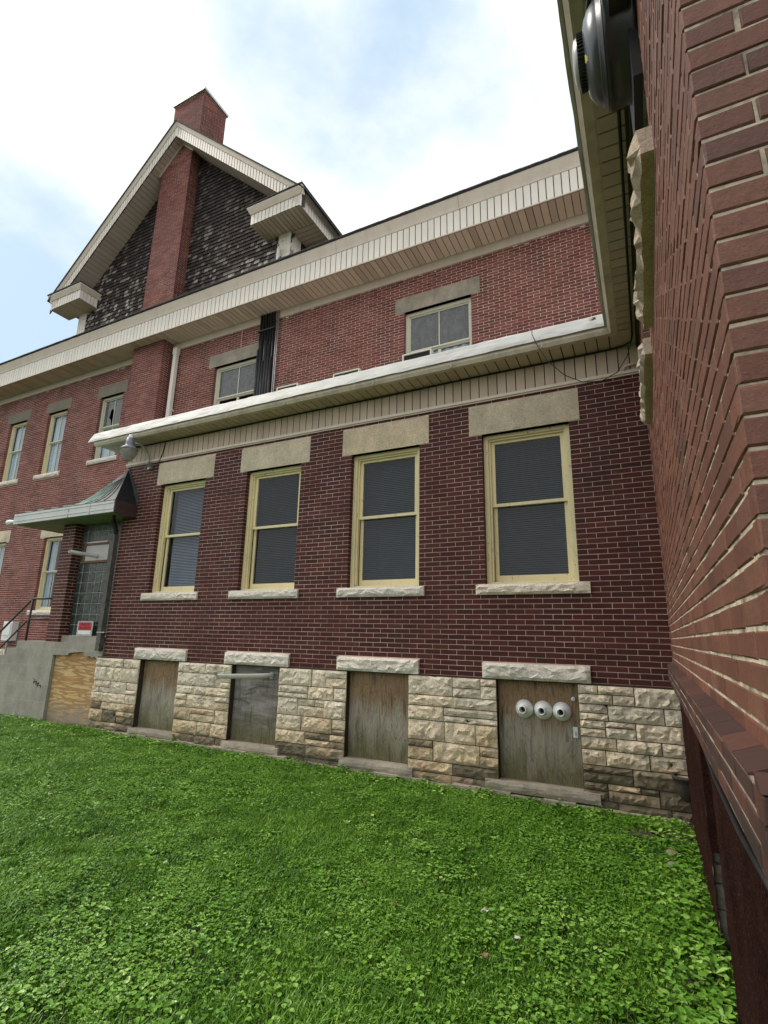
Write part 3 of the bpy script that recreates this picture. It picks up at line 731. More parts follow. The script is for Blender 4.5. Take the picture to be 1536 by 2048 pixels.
# main eave
YE = 1.95
ea = boxobj('eave', M['joint'], mb_, -23, .8, YE+.012, YM-.03, 9.716, 9.74)
FE = Frame((0, YE, 0), (1, 0, 0), (0, -1, 0))
bx = boxobj('fascia', M['joint'], mb_, -23, .8, YE+.012, YE+.04, 9.70, 10.22)
panels('panel', bx, M['fascia'], 162, .14, -22, FE, 9.715, 10.2, .0, .018)
b = MB(); b.fbox(FE, -23, .8, -.02, .008, 9.690, 9.713); b.build('edge_trim', M['trim'], bx)
b = MB(); b.box(0, .126, YE+.015, YM-.04, 0, .01); me = b.mesh('panel', M['soffit'])
for i in range(162): one('panel', me, ea, Matrix.Translation((-22+i*.14, 0, 9.703)))
b = MB(); b.fbox(FM, -22, -12.66, .004, .035, 9.50, 9.70); b.fbox(FM, -11.42, .7, .004, .035, 9.50, 9.70); b.build('trim', M['trim'], mb_)
b = MB(); x = -23
while x < .8:                    # sloping cornice gutter in lengths
    x2 = min(x+2.9, .8); b.prism([(x, YE+.01, 10.20), (x, YE-.012, 10.20), (x, YE-.03, 10.26), (x, YE-.10, 10.42), (x, YE-.10, 10.455), (x, YE+.01, 10.455)], (x2-x-.006, 0, 0)); x = x2
b.build('gutter', M['trim'], mb_)
b = MB(); b.prism([(-23, YE-.13, 10.46), (-23, YE-.13, 10.495), (-23, YM+.3, 10.86), (-23, YM+.3, 10.8)], (23.9, 0, 0))
b.prism([(-6.9, YM+.3, 10.8), (-6.9, YM+.3, 10.86), (-6.9, 8, 12.4), (-6.9, 8, 12.3)], (7.8, 0, 0)); b.build('roof', M['shingle_edge'], mb_)
b = MB()
for k in range(150): x = -23+k*.16; b.box(x, x+.155, YE-.142-random.uniform(0, .008), YE-.1, 10.47, 10.495)
b.build('shingle_course', M['shingle_edge'], mb_, kind='stuff')

# gable
AX, SL, ZA = -11.74, .933, 16.65
zs_ = lambda x: ZA-SL*abs(x-AX)
gw = MB(); gw.prism([(-15.95, YM+.02, 10.5), (-7.5, YM+.02, 10.5), (-7.5, YM+.02, 12.1), (-7.9, YM+.02, zs_(-7.9)), (AX, YM+.02, ZA), (-15.6, YM+.02, zs_(-15.6)), (-15.95, YM+.02, 12.1)], (0, .1, 0))
gab = gw.build('gable_wall', M['void'], mb_)
b = MB(); rn3 = random.Random(77); z = 10.55; row = 0
while z < ZA:
    x = -15.95+rn3.uniform(-.1, 0)
    while x < -7.5:
        w_ = rn3.uniform(.07, .19); c = x+w_/2
        if c > -15.95 and z < zs_(c)-.05+.1 and not (-12.52 < c < -11.34):
            dz = rn3.uniform(-.008, .008); dd = rn3.uniform(0, .006)
            b.fbox(FM, x+.004, x+w_-.004, -.01, .012, z+dz, z+.15, False) if False else b.prism([FM.P(x+.004, .0, z+.15), FM.P(x+.004, .028+dd, z+dz), FM.P(x+.004, .014, z+dz)], (w_-.008, 0, 0))
        x += w_
    z += .125; row += 1
b.build('shingles', M['shingle'], gab, kind='stuff')
# side wall of the gable house
boxobj('side_wall', M['shingle'], mb_, -7.6, -7.5, YM+.5, 8, 10.5, 12.05)
# corner posts
for k, x0 in enumerate((-16.22, -7.88)):
    ps = boxobj('corner_post', M['joint'], mb_, x0+.01, x0+.39, YM-.02, YM+.42, 10.4, 12.03)
    for j in range(3): boxobj('panel', M['fascia'], ps, x0+j*.133, x0+j*.133+.127, YM-.03, YM-.0201, 10.4, 12.03)
    for j in range(3): boxobj('panel', M['fascia'], ps, x0+.39, x0+.40, YM-.03+j*.15, YM-.03+j*.15+.144, 10.4, 12.03)
# rake: soffit boards, siding panels, moulding and roof on both slopes
for sgn in (-1, 1):
    rk = empty('rake', (0, 0, 0), mb_)
    x_end = 5.1
    st = .11; b = MB(); L_ = st
    p0 = (0, 0, 0)
    b.prism([(0, 0, 0), (sgn*(st-.013), 0, -SL*(st-.013)), (sgn*(st-.013), 0, -SL*(st-.013)+.012), (0, 0, .012)], (0, YM-YE-.03, 0)); me = b.mesh('soffit_panel', M['soffit_g'])
    for i in range(38):
        x = i*st; one('soffit_panel', me, rk, Matrix.Translation((AX+sgn*x, YE+.02, ZA-SL*x)))
    st2 = .105; b = MB(); b.prism([(0, 0, 0), (sgn*(st2-.022), 0, -SL*(st2-.022)), (sgn*(st2-.022), 0, -SL*(st2-.022)+.35), (0, 0, .35)], (0, .012, 0)); me = b.mesh('panel', M['fascia'])
    for i in range(int(x_end/st2)):
        x = i*st2; one('panel', me, rk, Matrix.Translation((AX+sgn*x, YE, ZA-SL*x-.005)))
    A = lambda x, dz, y: (AX+sgn*x, y, ZA-SL*x+dz)
    b = MB(); b.prism([A(0, 0, YE+.013), A(x_end, 0, YE+.013), A(x_end, .5, YE+.013), A(0, .5, YE+.013)], (0, .03, 0)); b.build('backing', M['joint'], rk)
    b = MB(); b.prism([A(0, .35, YE-.015), A(x_end, .35, YE-.015), A(x_end, .50, YE-.06), A(0, .50, YE-.06)], (0, .06, 0)); b.build('moulding', M['trim'], rk)
    b = MB(); b.prism([A(0, .50, YE-.09), A(x_end+.08, .50, YE-.09), A(x_end+.08, .54, YE-.09), A(0, .54, YE-.09)], (0, 7, 0)); b.build('roof', M['shingle_edge'], rk)
    b = MB(); b.prism([A(.0 if sgn < 0 else 0, -.07, 2.22), A(.9 if sgn < 0 else .5, -.07, 2.22), A(.9 if sgn < 0 else .5, -.01, 2.22), A(0, -.01, 2.22)], (0, .04, 0)); b.build('trim', M['trim'], rk)
# boxed returns
for side, (x0, x1) in (('l', (-16.82, -15.30)), ('r', (-8.32, -6.76))):
    rt = empty('eave_return', (0, 0, 0), mb_)
    boxobj('core', M['joint'], rt, x0+.012, x1-.012, YE+.012, YM+.0, 12.04, 12.5)
    Fb = Frame((0, YE, 0), (1, 0, 0), (0, -1, 0))
    n_ = int((x1-x0)/.12); stp = (x1-x0)/n_
    b = MB(); b.fbox(WORLD, 0, stp-.017, -.012, 0, 0, .31); me = b.mesh('panel', M['fascia'])
    for k in range(n_): one('panel', me, rt, Fb.mat(x0+k*stp, 0, 12.025))
    ln = (YM-YE) if side == 'l' else 5.5
    Fr = Frame((x1, YE, 0), (0, 1, 0), (1, 0, 0)); n2_ = int(ln/.12)
    for k in range(n2_): one('panel', me, rt, Fr.mat(k*.12, 0, 12.025))
    # soffit boards run front to back
    b = MB(); b.box(0, stp-.014, YE+.02, YM-.005 if side == 'l' else YM-.005, 0, .01); me2 = b.mesh('soffit_panel', M['soffit'])
    for k in range(n_): one('soffit_panel', me2, rt, Matrix.Translation((x0+k*stp, 0, 12.02)))
    if side == 'r':
        boxobj('core', M['joint'], rt, -7.48, x1-.012, YM, YE+5.5, 12.04, 12.4)
        b = MB(); b.box(-7.47, x1-.02, 0, .125, 0, .01); me3 = b.mesh('soffit_panel', M['soffit'])
        for k in range(34): one('soffit_panel', me3, rt, Matrix.Translation((0, YM+.01+k*.14, 12.02)))
    b = MB()   # flared cornice round the box
    pr = [(0, 12.33), (.02, 12.33), (.09, 12.47), (.09, 12.52), (0, 12.52)]
    path = [(x0, YM, 'L'), (x0, YE, 'LF'), (x1, YE, 'FR'), (x1, YE+ln, 'R')]
    vs = []
    for (x, y, t_) in path:
        for o, z in pr:
            ox = -o if 'L' in t_ else (o if 'R' in t_ else 0); oy = -o if 'F' in t_ else 0
            vs.append((x+ox, y+oy, z))
    fs = []
    for k in range(3):
        for i in range(4): fs.append((k*5+i, (k+1)*5+i, (k+1)*5+i+1, k*5+i+1))
    b.add(vs, fs); b.build('cornice', M['trim'], rt)
    boxobj('roof', M['shingle_edge'], rt, x0-.11, x1+.11, YE-.12, YM if side == 'l' else YE+5.5, 12.522, 12.55)

# ================================================================== RIGHT WING (x = 0.2, faces west)
wg = tag(empty('brick_wing'), 'near red brick wing filling the right edge of the view', 'building')
XW, YN = .2, -5.34
FWg = Frame((XW, 0, 0), (0, -1, 0), (-1, 0, 0))       # u runs towards the viewer
FEn = Frame((XW, YN, 0), (1, 0, 0), (0, -1, 0))
CW = .0675; z0w = 1.51
WB = (3.05, 4.30, 3.95, 5.30); WA = (1.25, 2.50, 3.95, 5.30)
SB = (2.92, 4.38, 3.82, 3.95, 'solid'); SA = (1.13, 2.56, 3.82, 3.95, 'solid')
ww = wall_sheet(FWg, 0, 5.336, z0w-.02, 5.34, [WA, WB, SA, SB], -.0045, .2, M['mort_w'], 'side_wall', wg)
we = wall_sheet(FEn, .004, 3.2, 1.30, 5.5, [], -.005, .1, M['mort_w'], 'end_wall', wg)
r1 = brick_rects(0, 5.331, z0w, z0w+57*CW, [WA, WB, SA[:4], SB[:4]], CW, .218, .0095, 61, jit=.006)
r2 = brick_rects(0, 3.2, z0w-3*CW, z0w+59*CW, [], CW, .218, .0085, 62, jit=.006)
brickwork([(FWg, r1), (FEn, r2)], {0: ww, 1: we}, (M['wing_i'], M['wing_s']), 300, .0038, .0018, depth=.05)
boxobj('room', M['void'], wg, .45, 3.1, -5.2, -.1, 1.3, 5.4)
for k, (q, s_) in enumerate(((WA, SA), (WB, SB))):
    b = MB(); ring(b, FWg, q[0], q[1], q[2], q[3], .06, -.19, -.12); win = b.build('window', M['black'] if k else M['white'], wg)
    b = MB(); b.fbox(FWg, q[0]+.06, q[1]-.06, -.17, -.16, q[2]+.06, q[3]-.06); b.build('pane', M['dirtyglass'], win)
    b = MB(); b.fbox(FWg, q[0], q[1], -.22, -.2, q[2], q[3]); b.build('backing', M['void'], win)
    rock('sill', FWg, *s_[:4], -.12, .08, .045, M['sill_w'], win, 300+k, nu=26, nz=4, taper=.025)
# water table: three projecting courses with a sloping top
wt = boxobj('water_table', mortar('ledge mortar', (.46, .38, .30), (.08, .05, .045), .8, 6), wg, .1438, .3, YN+.002, -.06, 1.357, 1.512)
FL = Frame((.14, 0, 0), (0, -1, 0), (-1, 0, 0))
q = MB()
for r_ in brick_rects(.055, 5.40, 1.357, 1.357+3*.0515, [], .0515, .218, .010, 71, jit=.004): brick_geo(q, FL, r_[0], r_[1], r_[2], r_[3], -.03, random.uniform(-.002, .002), .003, random)
FLe = Frame((.14, YN-.06, 0), (1, 0, 0), (0, -1, 0))
for r_ in brick_rects(0, 3.2, 1.357, 1.357+3*.0515, [], .0515, .218, .008, 72): brick_geo(q, FLe, r_[0], r_[1], r_[2], r_[3], -.08, random.uniform(-.002, .002), .003, random)
q.build('brickwork', M['ledge'], wt, kind='stuff')
b = MB()
x = .055
while x < 5.2:
    b.prism([(.141, -x, 1.512), (.141, -x, 1.516), (.199, -x, 1.535), (.215, -x, 1.512)], (0, -.212, 0)); x += .217
b.prism([(.14, YN-.06, 1.512), (.14, YN-.001, 1.535), (.14, YN-.001, 1.512)], (3, 0, 0))
b.build('brick_cap', M['ledge'], wt, kind='stuff')
# parged base with a deep basement opening
OP = (2.40, 3.08, -.2, 1.2)
FP = Frame((.222, 0, 0), (0, -1, 0), (-1, 0, 0))
pg_ = MB()
def rough_sheet(b, F, u0, u1, z0, z1, step=.03, amp=.010, d=0):
    nu = max(1, int((u1-u0)/step)); nz = max(1, int((z1-z0)/step)); vs = []
    for k in range(nz+1):
        for i in range(nu+1):
            u = u0+(u1-u0)*i/nu; z = z0+(z1-z0)*k/nz
            vs.append(F.P(u, d+amp*noise.noise(Vector((u*9, z*9, 2)))+amp*.7*noise.noise(Vector((u*31, z*31, 5))), z))
    fs = [(k*(nu+1)+i, k*(nu+1)+i+1, (k+1)*(nu+1)+i+1, (k+1)*(nu+1)+i) for k in range(nz) for i in range(nu)]
    b.add(vs, fs)
rough_sheet(pg_, FP, -.0, 2.40, -.3, 1.36); rough_sheet(pg_, FP, 3.08, 5.35, -.3, 1.36); rough_sheet(pg_, FP, 2.40, 3.08, 1.2, 1.36)
pg_.quad((.222, -3.08, 1.2), (.222, -2.4, 1.2), (.5, -2.4, 1.2), (.5, -3.08, 1.2))
pg_.quad((.222, -3.08, -.3), (.222, -3.08, 1.2), (.5, -3.08, 1.2), (.5, -3.08, -.3))
pg_.quad((.222, -2.4, .5), (.5, -2.4, .5), (.5, -2.4, 1.2), (.222, -2.4, 1.2))
rough_sheet(pg_, Frame((.222, YN+.02, 0), (1, 0, 0), (0, -1, 0)), 0, 3, -.3, 1.36)
pgo = pg_.build('parged_base', M['parge'], wg)
b = MB(); b.quad((.5, -3.08, -.3), (.5, -2.4, -.3), (.5, -2.4, 1.2), (.5, -3.08, 1.2)); b.build('opening_back', M['void'], pgo)
FJ = Frame((.222, -2.4, 0), (1, 0, 0), (0, -1, 0)); z = -.1; k = 0
while z < .49:                   # rubble stones laid bare in the far jamb
    h = rn.choice((.11, .14, .17)); rock('stone', FJ, .003, .27, z+.005, min(z+h, .5)-.005, -.1, -.03, .03, M['lintel_d'], pgo, 400+k, nu=4, nz=2); z += h; k += 1
# wing eave
ws = boxobj('soffit', M['joint'], wg, -.03, .2, -5.6, -.33, 5.338, 5.36)
b = MB(); b.box(-.028, .198, 0, .118, 0, .01); me = b.mesh('panel', M['soffit_g'])
for i in range(40): one('panel', me, ws, Matrix.Translation((0, -5.6+i*.13, 5.326)))
one('panel', MB().mesh('x'), None) if False else None
b = MB(); b.box(-.028, .2, -.39, -.002, 5.327, 5.337); b.build('corner_panel', M['soffit_g'], ws)
b = MB(); b.box(.16, .2, -5.4, -.01, 5.27, 5.325); b.box(.185, .2, -5.4, -.01, 5.2, 5.26); b.build('trim', M['joint'], wg)
b = MB(); b.prism([(-.03, .3, 5.44), (-.03, .3, 5.37), (3.4, .3, 5.4), (3.4, .3, 6.6)], (0, -5.95, 0)); b.build('roof', M['tarp'], wg)

# ================================================================== PORCH AT THE LEFT END
st_ = tag(empty('concrete_stoop'), 'grey concrete entrance stoop with a boarded side opening, left of the extension', 'stoop')
b = MB()
# front face with its opening, ragged along the top
YC = -.02
jag = [(-10.47, 1.265), (-10.2, 1.262), (-10.02, 1.272), (-9.98, 1.31), (-9.86, 1.325), (-9.74, 1.33), (-9.62, 1.34), (-9.54, 1.33), (-9.5, 1.272), (-9.42, 1.26), (-9.36, 1.28), (-9.3, 1.245), (-9.22, 1.27), (-9.16, 1.235), (-9.02, 1.25)]
for a, c in zip(jag[:-1], jag[1:]): b.prism([(a[0], YC, a[1]), (c[0], YC, c[1]), (c[0], YC, 1.505), (a[0], YC, 1.505)], (0, .35, 0))
b.box(-11.74, -10.47, YC, 1.2, -.3, 1.505)
b.box(-12.06, -11.742, YC, 1.2, -.3, 1.355); 
for k in range(8): b.box(-12.38-.3*k, -12.062-.3*k, YC, 1.2, -.3, 1.2-.165*k)
b.box(-10.47, -9.02, .33, 1.2, 1.3, 1.505)
b.build('stair_block', M['concrete'], st_)
b = MB(); b.box(-10.72, -9.12, .06, .3, 1.505, 1.63); b.build('threshold', M['concrete'], st_)
b = MB(); b.box(-10.46, -9.10, .04, .06, .02, 1.34); b.build('plywood_board', M['ply0'], st_)
b = MB(); b.box(-10.47, -9.1, .07, .1, -.1, 1.34); b.build('backing', M['void'], st_)
b = MB()
pts = [(-10.98, .80), (-10.90, .77), (-10.95, .72), (-10.84, .75), (-10.86, .69), (-10.76, .73), (-10.80, .66), (-10.70, .69), (-10.68, .64)]
b.tube([(x, YC-.004, z) for x, z in pts], .007, 5); b.build('scribble', M['black'], st_)
# vestibule
vs_ = tag(empty('entrance_vestibule'), 'porch with brick pillar and dark glass block wall under a green copper roof', 'porch')
brick_box(vs_, 'pillar', -10.82, -10.42, .0, .4, 1.507, 3.9, 81, 'fr', ('mort_e', 'ext_s'))
brick_box(vs_, 'side_pier', -10.82, -10.5, 1.6, 2.6, 1.3, 3.9, 85, 'r', ('mort_e', 'ext_s'))
gl = boxobj('glass_block_wall', M['fascia'], vs_, -10.73, -9.01, .197, .26, 1.63, 3.9)
b = MB(); s2 = .203
vsb = [(0, .02, 0), (s2, .02, 0), (s2, .02, s2), (0, .02, s2), (.0, .004, 0), (s2, .004, 0), (s2, .004, s2), (0, .004, s2), (.012, -.004, .012), (s2-.012, -.004, .012), (s2-.012, -.004, s2-.012), (.012, -.004, s2-.012)]
fs = [(8, 9, 10, 11)]
for k in range(4): n_ = (k+1) % 4; fs += [(k, n_, 4+n_, 4+k), (4+k, 4+n_, 8+n_, 8+k)]
b.add(vsb, fs); me = b.mesh('glass_block', M['gblock'])
for r_ in range(11):
    for c in range(8):
        x = -10.70+c*.212; z = 1.640+r_*.209
        if -10.25 < x+.1 < -9.55 and 3.02 < z+.1 < 3.5: continue
        one('glass_block', me, gl, Matrix.Translation((x, .19, z)))
b = MB(); ring(b, Frame((0, .19, 0), (1, 0, 0), (0, -1, 0)), -10.28, -9.46, 3.07, 3.48, .045, -.02, .04); b.build('wood_frame', plain('brown stained wood', (.16, .075, .035), .6, .3), gl)
boxobj('panel', plain('pale board', (.52, .49, .50), .6, .08), gl, -10.235, -9.505, .17, .185, 3.115, 3.435)
# canopy
cy = empty('canopy', (0, 0, 0), vs_)
cb = MB()
for k in range(4): cb.box(-11.82, -8.645, -.47-(.006 if k % 2 else .0), -.44, 3.885+k*.055, 3.885+(k+1)*.055-.006)
cb.box(-11.82, -8.645, -.462, -.44, 3.88, 4.105); cb.build('front_fascia', vinyl('ribbed aluminium', (.58, .60, .58), .03, .35), cy)
for a, c in ((-10.0, -9.985), (-9.35, -9.335)): boxobj('fascia_clip', M['galv'], cy, a, c, -.48, -.47, 3.885, 4.1)
boxobj('side_fascia', plain('rusty brown sheet metal', (.06, .033, .03), .6, .35, 9), cy, -8.64, -8.62, -.47, -.002, 3.86, 4.11)
boxobj('left_fascia', vinyl('aluminium side', (.5, .52, .5), .03, .35), cy, -11.84, -11.822, -.47, 2.6, 3.88, 4.105)
cs = boxobj('ceiling', M['joint'], cy, -11.815, -8.645, -.438, 2.6, 3.90, 3.92)
b = MB(); b.box(-11.815, -8.65, 0, .10, 0, .01); me = b.mesh('ceiling_board', plain('mildewed cream board', (.24, .26, .17), .7, .2))
for k in range(28):
    if -.435+k*.106 < -.08: one('ceiling_board', me, cs, Matrix.Translation((0, -.435+k*.106, 3.888)))
b = MB(); b.box(-11.815, -9.01, 0, .10, 0, .01); me = b.mesh('ceiling_board', bpy.data.materials['mildewed cream board'])
for k in range(28):
    if -.435+k*.106 >= -.08 : one('ceiling_board', me, cs, Matrix.Translation((0, -.435+k*.106, 3.888)))
AP = Vector((-9.02, -.006, 4.88)); FLc = Vector((-11.84, -.48, 4.108)); FRc = Vector((-8.62, -.48, 4.108)); BLc = Vector((-11.84, 2.58, 4.108)); RWc = Vector((-8.62, -.008, 4.108)); AB = Vector((-9.02, 2.58, 4.88))
b = MB(); nsec = 7                 # slightly dished front slope
def rp(t_, s_):                    # t along eave, s up
    e = FLc.lerp(FRc, t_); p = e.lerp(AP, s_); p.z = max(4.105+.01*s_, p.z-.26*math.sin(math.pi*s_)*(1.35-t_)); return p
for i in range(14):
    for j in range(nsec): b.quad(rp(i/14, j/nsec), rp((i+1)/14, j/nsec), rp((i+1)/14, (j+1)/nsec), rp(i/14, (j+1)/nsec))
for j in range(nsec):             # hip running back to the main wall
    p0_, p1_ = rp(0, j/nsec), rp(0, (j+1)/nsec); b.quad(p0_, p1_, Vector((p1_.x, 2.58, 4.10+.02*j)), Vector((p0_.x, 2.58, 4.10+.02*j)))
cr = b.build('copper_roof', M['copper'], cy)
for t_ in (.12, .26, .4, .52, .63, .73, .82, .9):
    b = MB(); b.tube([rp(t_, s_/6)+Vector((0, 0, .008)) for s_ in range(6)], .009, 5); b.build('seam', M['copper'], cr)
b = MB(); b.prism([FRc, RWc, AP], (-.004, .002, 0)); b.build('end_panel', plain('blackened sheet metal', (.02, .022, .028), .4, .3), cy)
b = MB(); b.prism([AP+Vector((0, 0, .06)), Vector((-8.60, -.008, 4.25)), Vector((-8.62, -.008, 4.05)), Vector((-9.0, -.008, 4.1))], (0, -.01, 0)); b.build('flashing', plain('dull green flashing', (.05, .065, .055), .6, .3), cy)
# downpipe between porch and extension
dp = tag(empty('porch_downpipe'), 'dark weathered square downpipe in the corner between glass block porch and extension', 'downpipe')
b = MB(); b.box(-9.13, -9.02, -.10, -.01, 1.38, 3.55); b.build('pipe', plain('grey black weathered pipe', (.09, .085, .075), .6, .5, 12), dp)
b = MB(); b.tube([(-9.07, -.055, 3.53), (-9.05, -.06, 3.62), (-9.00, -.16, 3.72), (-8.96, -.22, 3.80), (-8.96, -.22, 3.9)], .045, 10); b.build('elbow', M['blackmetal'], dp, smooth=True)
b = MB(); b.box(-9.14, -8.93, -.105, -.008, 1.70, 1.72); b.build('strap', M['galv'], dp)
# sign
sg = tag(empty('private_property_sign'), 'small red PRIVATE PROPERTY sign at the foot of the glass blocks', 'sign')
Fs = Frame((-10.06, .12, 0), (1, 0, 0), (0, -1, 0))
b = MB(); b.fbox(Fs, 0, .47, -.01, .004, 1.635, 1.915); b.build('frame', M['galv'], sg)
b = MB(); b.fbox(Fs, .04, .43, .004, .006, 1.74, 1.89); b.build('red_field', plain('sign red', (.55, .02, .025), .4, .1), sg)
b = MB(); b.fbox(Fs, .04, .43, .004, .006, 1.665, 1.735); b.build('white_field', M['pvc'], sg)
for tx, zz in (('PRIVATE', 1.825), ('PROPERTY', 1.755)):
    cu = bpy.data.curves.new('lettering', 'FONT'); cu.body = tx; cu.size = .075; cu.align_x = 'CENTER'; cu.extrude = .001; cu.space_character = 1.0
    cu.materials.append(plain('sign lettering '+tx.lower(), (.05, .01, .01), .5, .1)); o = bpy.data.objects.new('lettering', cu); COL.objects.link(o); o.parent = sg
    o.location = (-10.06+.235, .12-.0075, zz); o.rotation_euler = (R(90), 0, 0)
    bpy.context.view_layer.update(); dg = bpy.context.evaluated_depsgraph_get(); tm = bpy.data.meshes.new_from_object(o.evaluated_get(dg)); mw4 = o.matrix_world.copy()
    bpy.data.objects.remove(o); tm.transform(mw4); o = bpy.data.objects.new('lettering', tm); COL.objects.link(o); o.parent = sg
# railing
rl = tag(empty('stair_railing'), 'thin black steel handrail on the concrete steps beside the porch', 'railing')
b = MB(); b.tube([(-14.4, .1, .45), (-11.72, .1, 2.33), (-11.62, .1, 2.37), (-10.83, .1, 2.37)], .022, 8); b.build('top_rail', M['blackmetal'], rl, True)
b = MB(); b.tube([(-14.4, .1, .02), (-11.75, .1, 1.90), (-11.62, .1, 1.95), (-10.83, .1, 1.95)], .018, 8); b.build('lower_rail', M['blackmetal'], rl, True)
for x, za, zb in ((-11.66, 1.5, 2.37), (-13.4, .3, 1.2)): b = MB(); b.tube([(x, .1, za), (x, .1, zb)], .022, 8); b.build('post', M['blackmetal'], rl, True)
# small flood light on the canopy tip
fl = tag(empty('flood_light'), 'small white flood lamp at the left tip of the porch canopy', 'lamp')
b = MB(); b.lathe([(0, 0), (.03, 0), (.035, .05), (.06, .13), (.065, .2), (.05, .215), (0, .218)], (-11.86, -.42, 3.96), (-1, -.15, -.12), 16); b.build('head', M['pvc'], fl, True)
b = MB(); b.tube([(-11.84, -.4, 4.02), (-11.9, -.41, 3.99)], .015, 6); b.build('bracket', M['galv'], fl)
# meter box on the main wall
mt = tag(empty('meter_box'), 'white plastic meter box low on the main wall behind the handrail', 'meter box')
b = MB(); b.box(-17.0, -16.55, 2.42, 2.595, 1.4, 1.95); b.build('case', M['pvc'], mt)
b = MB(); b.box(-16.95, -16.6, 2.40, 2.419, 1.55, 1.90); b.build('lid', M['pvc'], mt); b = MB(); b.tube([(-16.8, 2.5, 1.4), (-16.8, 2.5, .9)], .03, 8); b.build('conduit', M['galv'], mt)

# ================================================================== THINGS ON THE WALLS
# three plastic flue cones
for k, (u, lab) in enumerate(((-1.40, 'leftmost of the three white cone shaped vents on the brown board at the right'), (-1.185, 'middle one of the three white cone shaped vents on the brown board'), (-.975, 'rightmost of the three white cone shaped vents on the brown board'))):
    v = tag(empty('vent_cone'), lab, 'vent', 'white vent cones on the plywood')
    b = MB(); b.lathe([(.104, .0), (.105, .012), (.098, .028), (.078, .055), (.052, .078), (.043, .09), (.043, .135), (.034, .135), (.034, .07), (.03, .03)], (u, .07, .945), (0, -1, 0), 40); b.build('cone', M['pvc'], v, True)
    b = MB(); b.lathe([(.034, .03), (0, .03)], (u, .07, .945), (0, -1, 0), 24); b.build('opening', M['void'], v)
t = tag(empty('board_button'), 'tiny round white knob at the top right of the brown plywood board', 'knob')
b = MB(); b.lathe([(.022, 0), (.022, .01), (.012, .014), (.008, .02), (0, .02)], (-.845, .07, 1.09), (0, -1, 0), 16); b.build('disc', M['pvc'], t)
t = tag(empty('board_latch'), 'small white metal tag on the right edge of the brown plywood board', 'tag')
b = MB(); b.box(-.865, -.815, .055, .07, .68, .79); b.build('plate', M['pvc'], t); b = MB(); b.box(-.85, -.83, .048, .055, .70, .745); b.build('catch', M['galv'], t)
# pipes
t = tag(empty('vent_pipe'), 'long white plastic pipe sticking straight out over the second boarded opening', 'pipe')
b = MB(); b.tube([(-5.17, .07, 1.135), (-5.17, -.4, 1.15), (-5.17, -1.09, 1.185)], .031, 16, False); b.tube([(-5.17, -1.09, 1.185), (-5.17, -.7, 1.168)], .026, 16, False); b.build('pipe', M['pvc'], t, True)
b = MB(); b.lathe([(.031, 0), (.05, 0), (.05, .012), (.031, .012)], (-5.17, .07, 1.135), (0, -1, 0), 20); b.build('collar', M['galv'], t)
t = tag(empty('vent_pipe'), 'short white plastic pipe poking out of the small framed panel in the glass block wall', 'pipe')
b = MB(); b.tube([(-9.87, .17, 3.20), (-9.87, -.40, 3.215)], .036, 16, False); b.tube([(-9.87, -.40, 3.215), (-9.87, -.2, 3.21)], .03, 16, False); b.build('pipe', M['pvc'], t, True)
b = MB(); b.lathe([(.036, 0), (.055, 0), (.055, .01), (.036, .01)], (-9.87, .17, 3.2), (0, -1, 0), 20); b.build('collar', M['galv'], t)
# yard lamp
yl = tag(empty('yard_lamp'), 'grey outdoor barn lamp with ribbed glass on a curved arm below the eave', 'lamp')
o = (-8.47, -.45, 0)
b = MB(); b.lathe([(0, 5.36), (.035, 5.36), (.042, 5.34), (.042, 5.29)], o, (0, 0, 1), 20); b.build('photocell', M['pvc'], yl, True)
b = MB(); b.lathe([(.05, 5.30), (.07, 5.29), (.082, 5.17), (.086, 5.14), (.12, 5.115), (.152, 5.09), (.16, 5.07), (.156, 5.06)], o, (0, 0, 1), 32); b.build('housing', plain('blue grey lamp housing', (.16, .17, .21), .4, .2), yl, True)
b = MB(); pr = [(.15, 5.08)]+[(.148-.04*(k/12)**2+(.003 if k % 2 else 0), 5.075-k*.013) for k in range(13)]+[(.10, 4.90), (.078, 4.88), (.076, 4.85), (0, 4.84)]
b.lathe(pr, o, (0, 0, 1), 32); b.build('refractor', glassm('ribbed lamp glass', (.8, .8, .78), 1.5, .15, .6, (.55, .54, .5)), yl, True)
b = MB(); b.tube([(-8.40, -.04, 4.84), (-8.40, -.05, 4.98), (-8.40, -.09, 5.10), (-8.41, -.17, 5.19), (-8.43, -.28, 5.23), (-8.45, -.40, 5.22)], .02, 10); b.build('arm', M['galv'], yl, True)
b = MB(); b.box(-8.44, -8.36, -.03, -.002, 4.80, 4.92); b.build('wall_plate', M['galv'], yl)
c = tag(empty('lamp_cable'), 'thin dark cable looping from the soffit down to the barn lamp bracket', 'cable')
b = MB(); b.tube([(-8.02, -.03, 5.30), (-8.05, -.035, 5.1), (-8.12, -.04, 4.92), (-8.22, -.05, 4.80), (-8.32, -.05, 4.76), (-8.38, -.04, 4.81)], .009, 6); b.build('cord', M['blackmetal'], c, True)
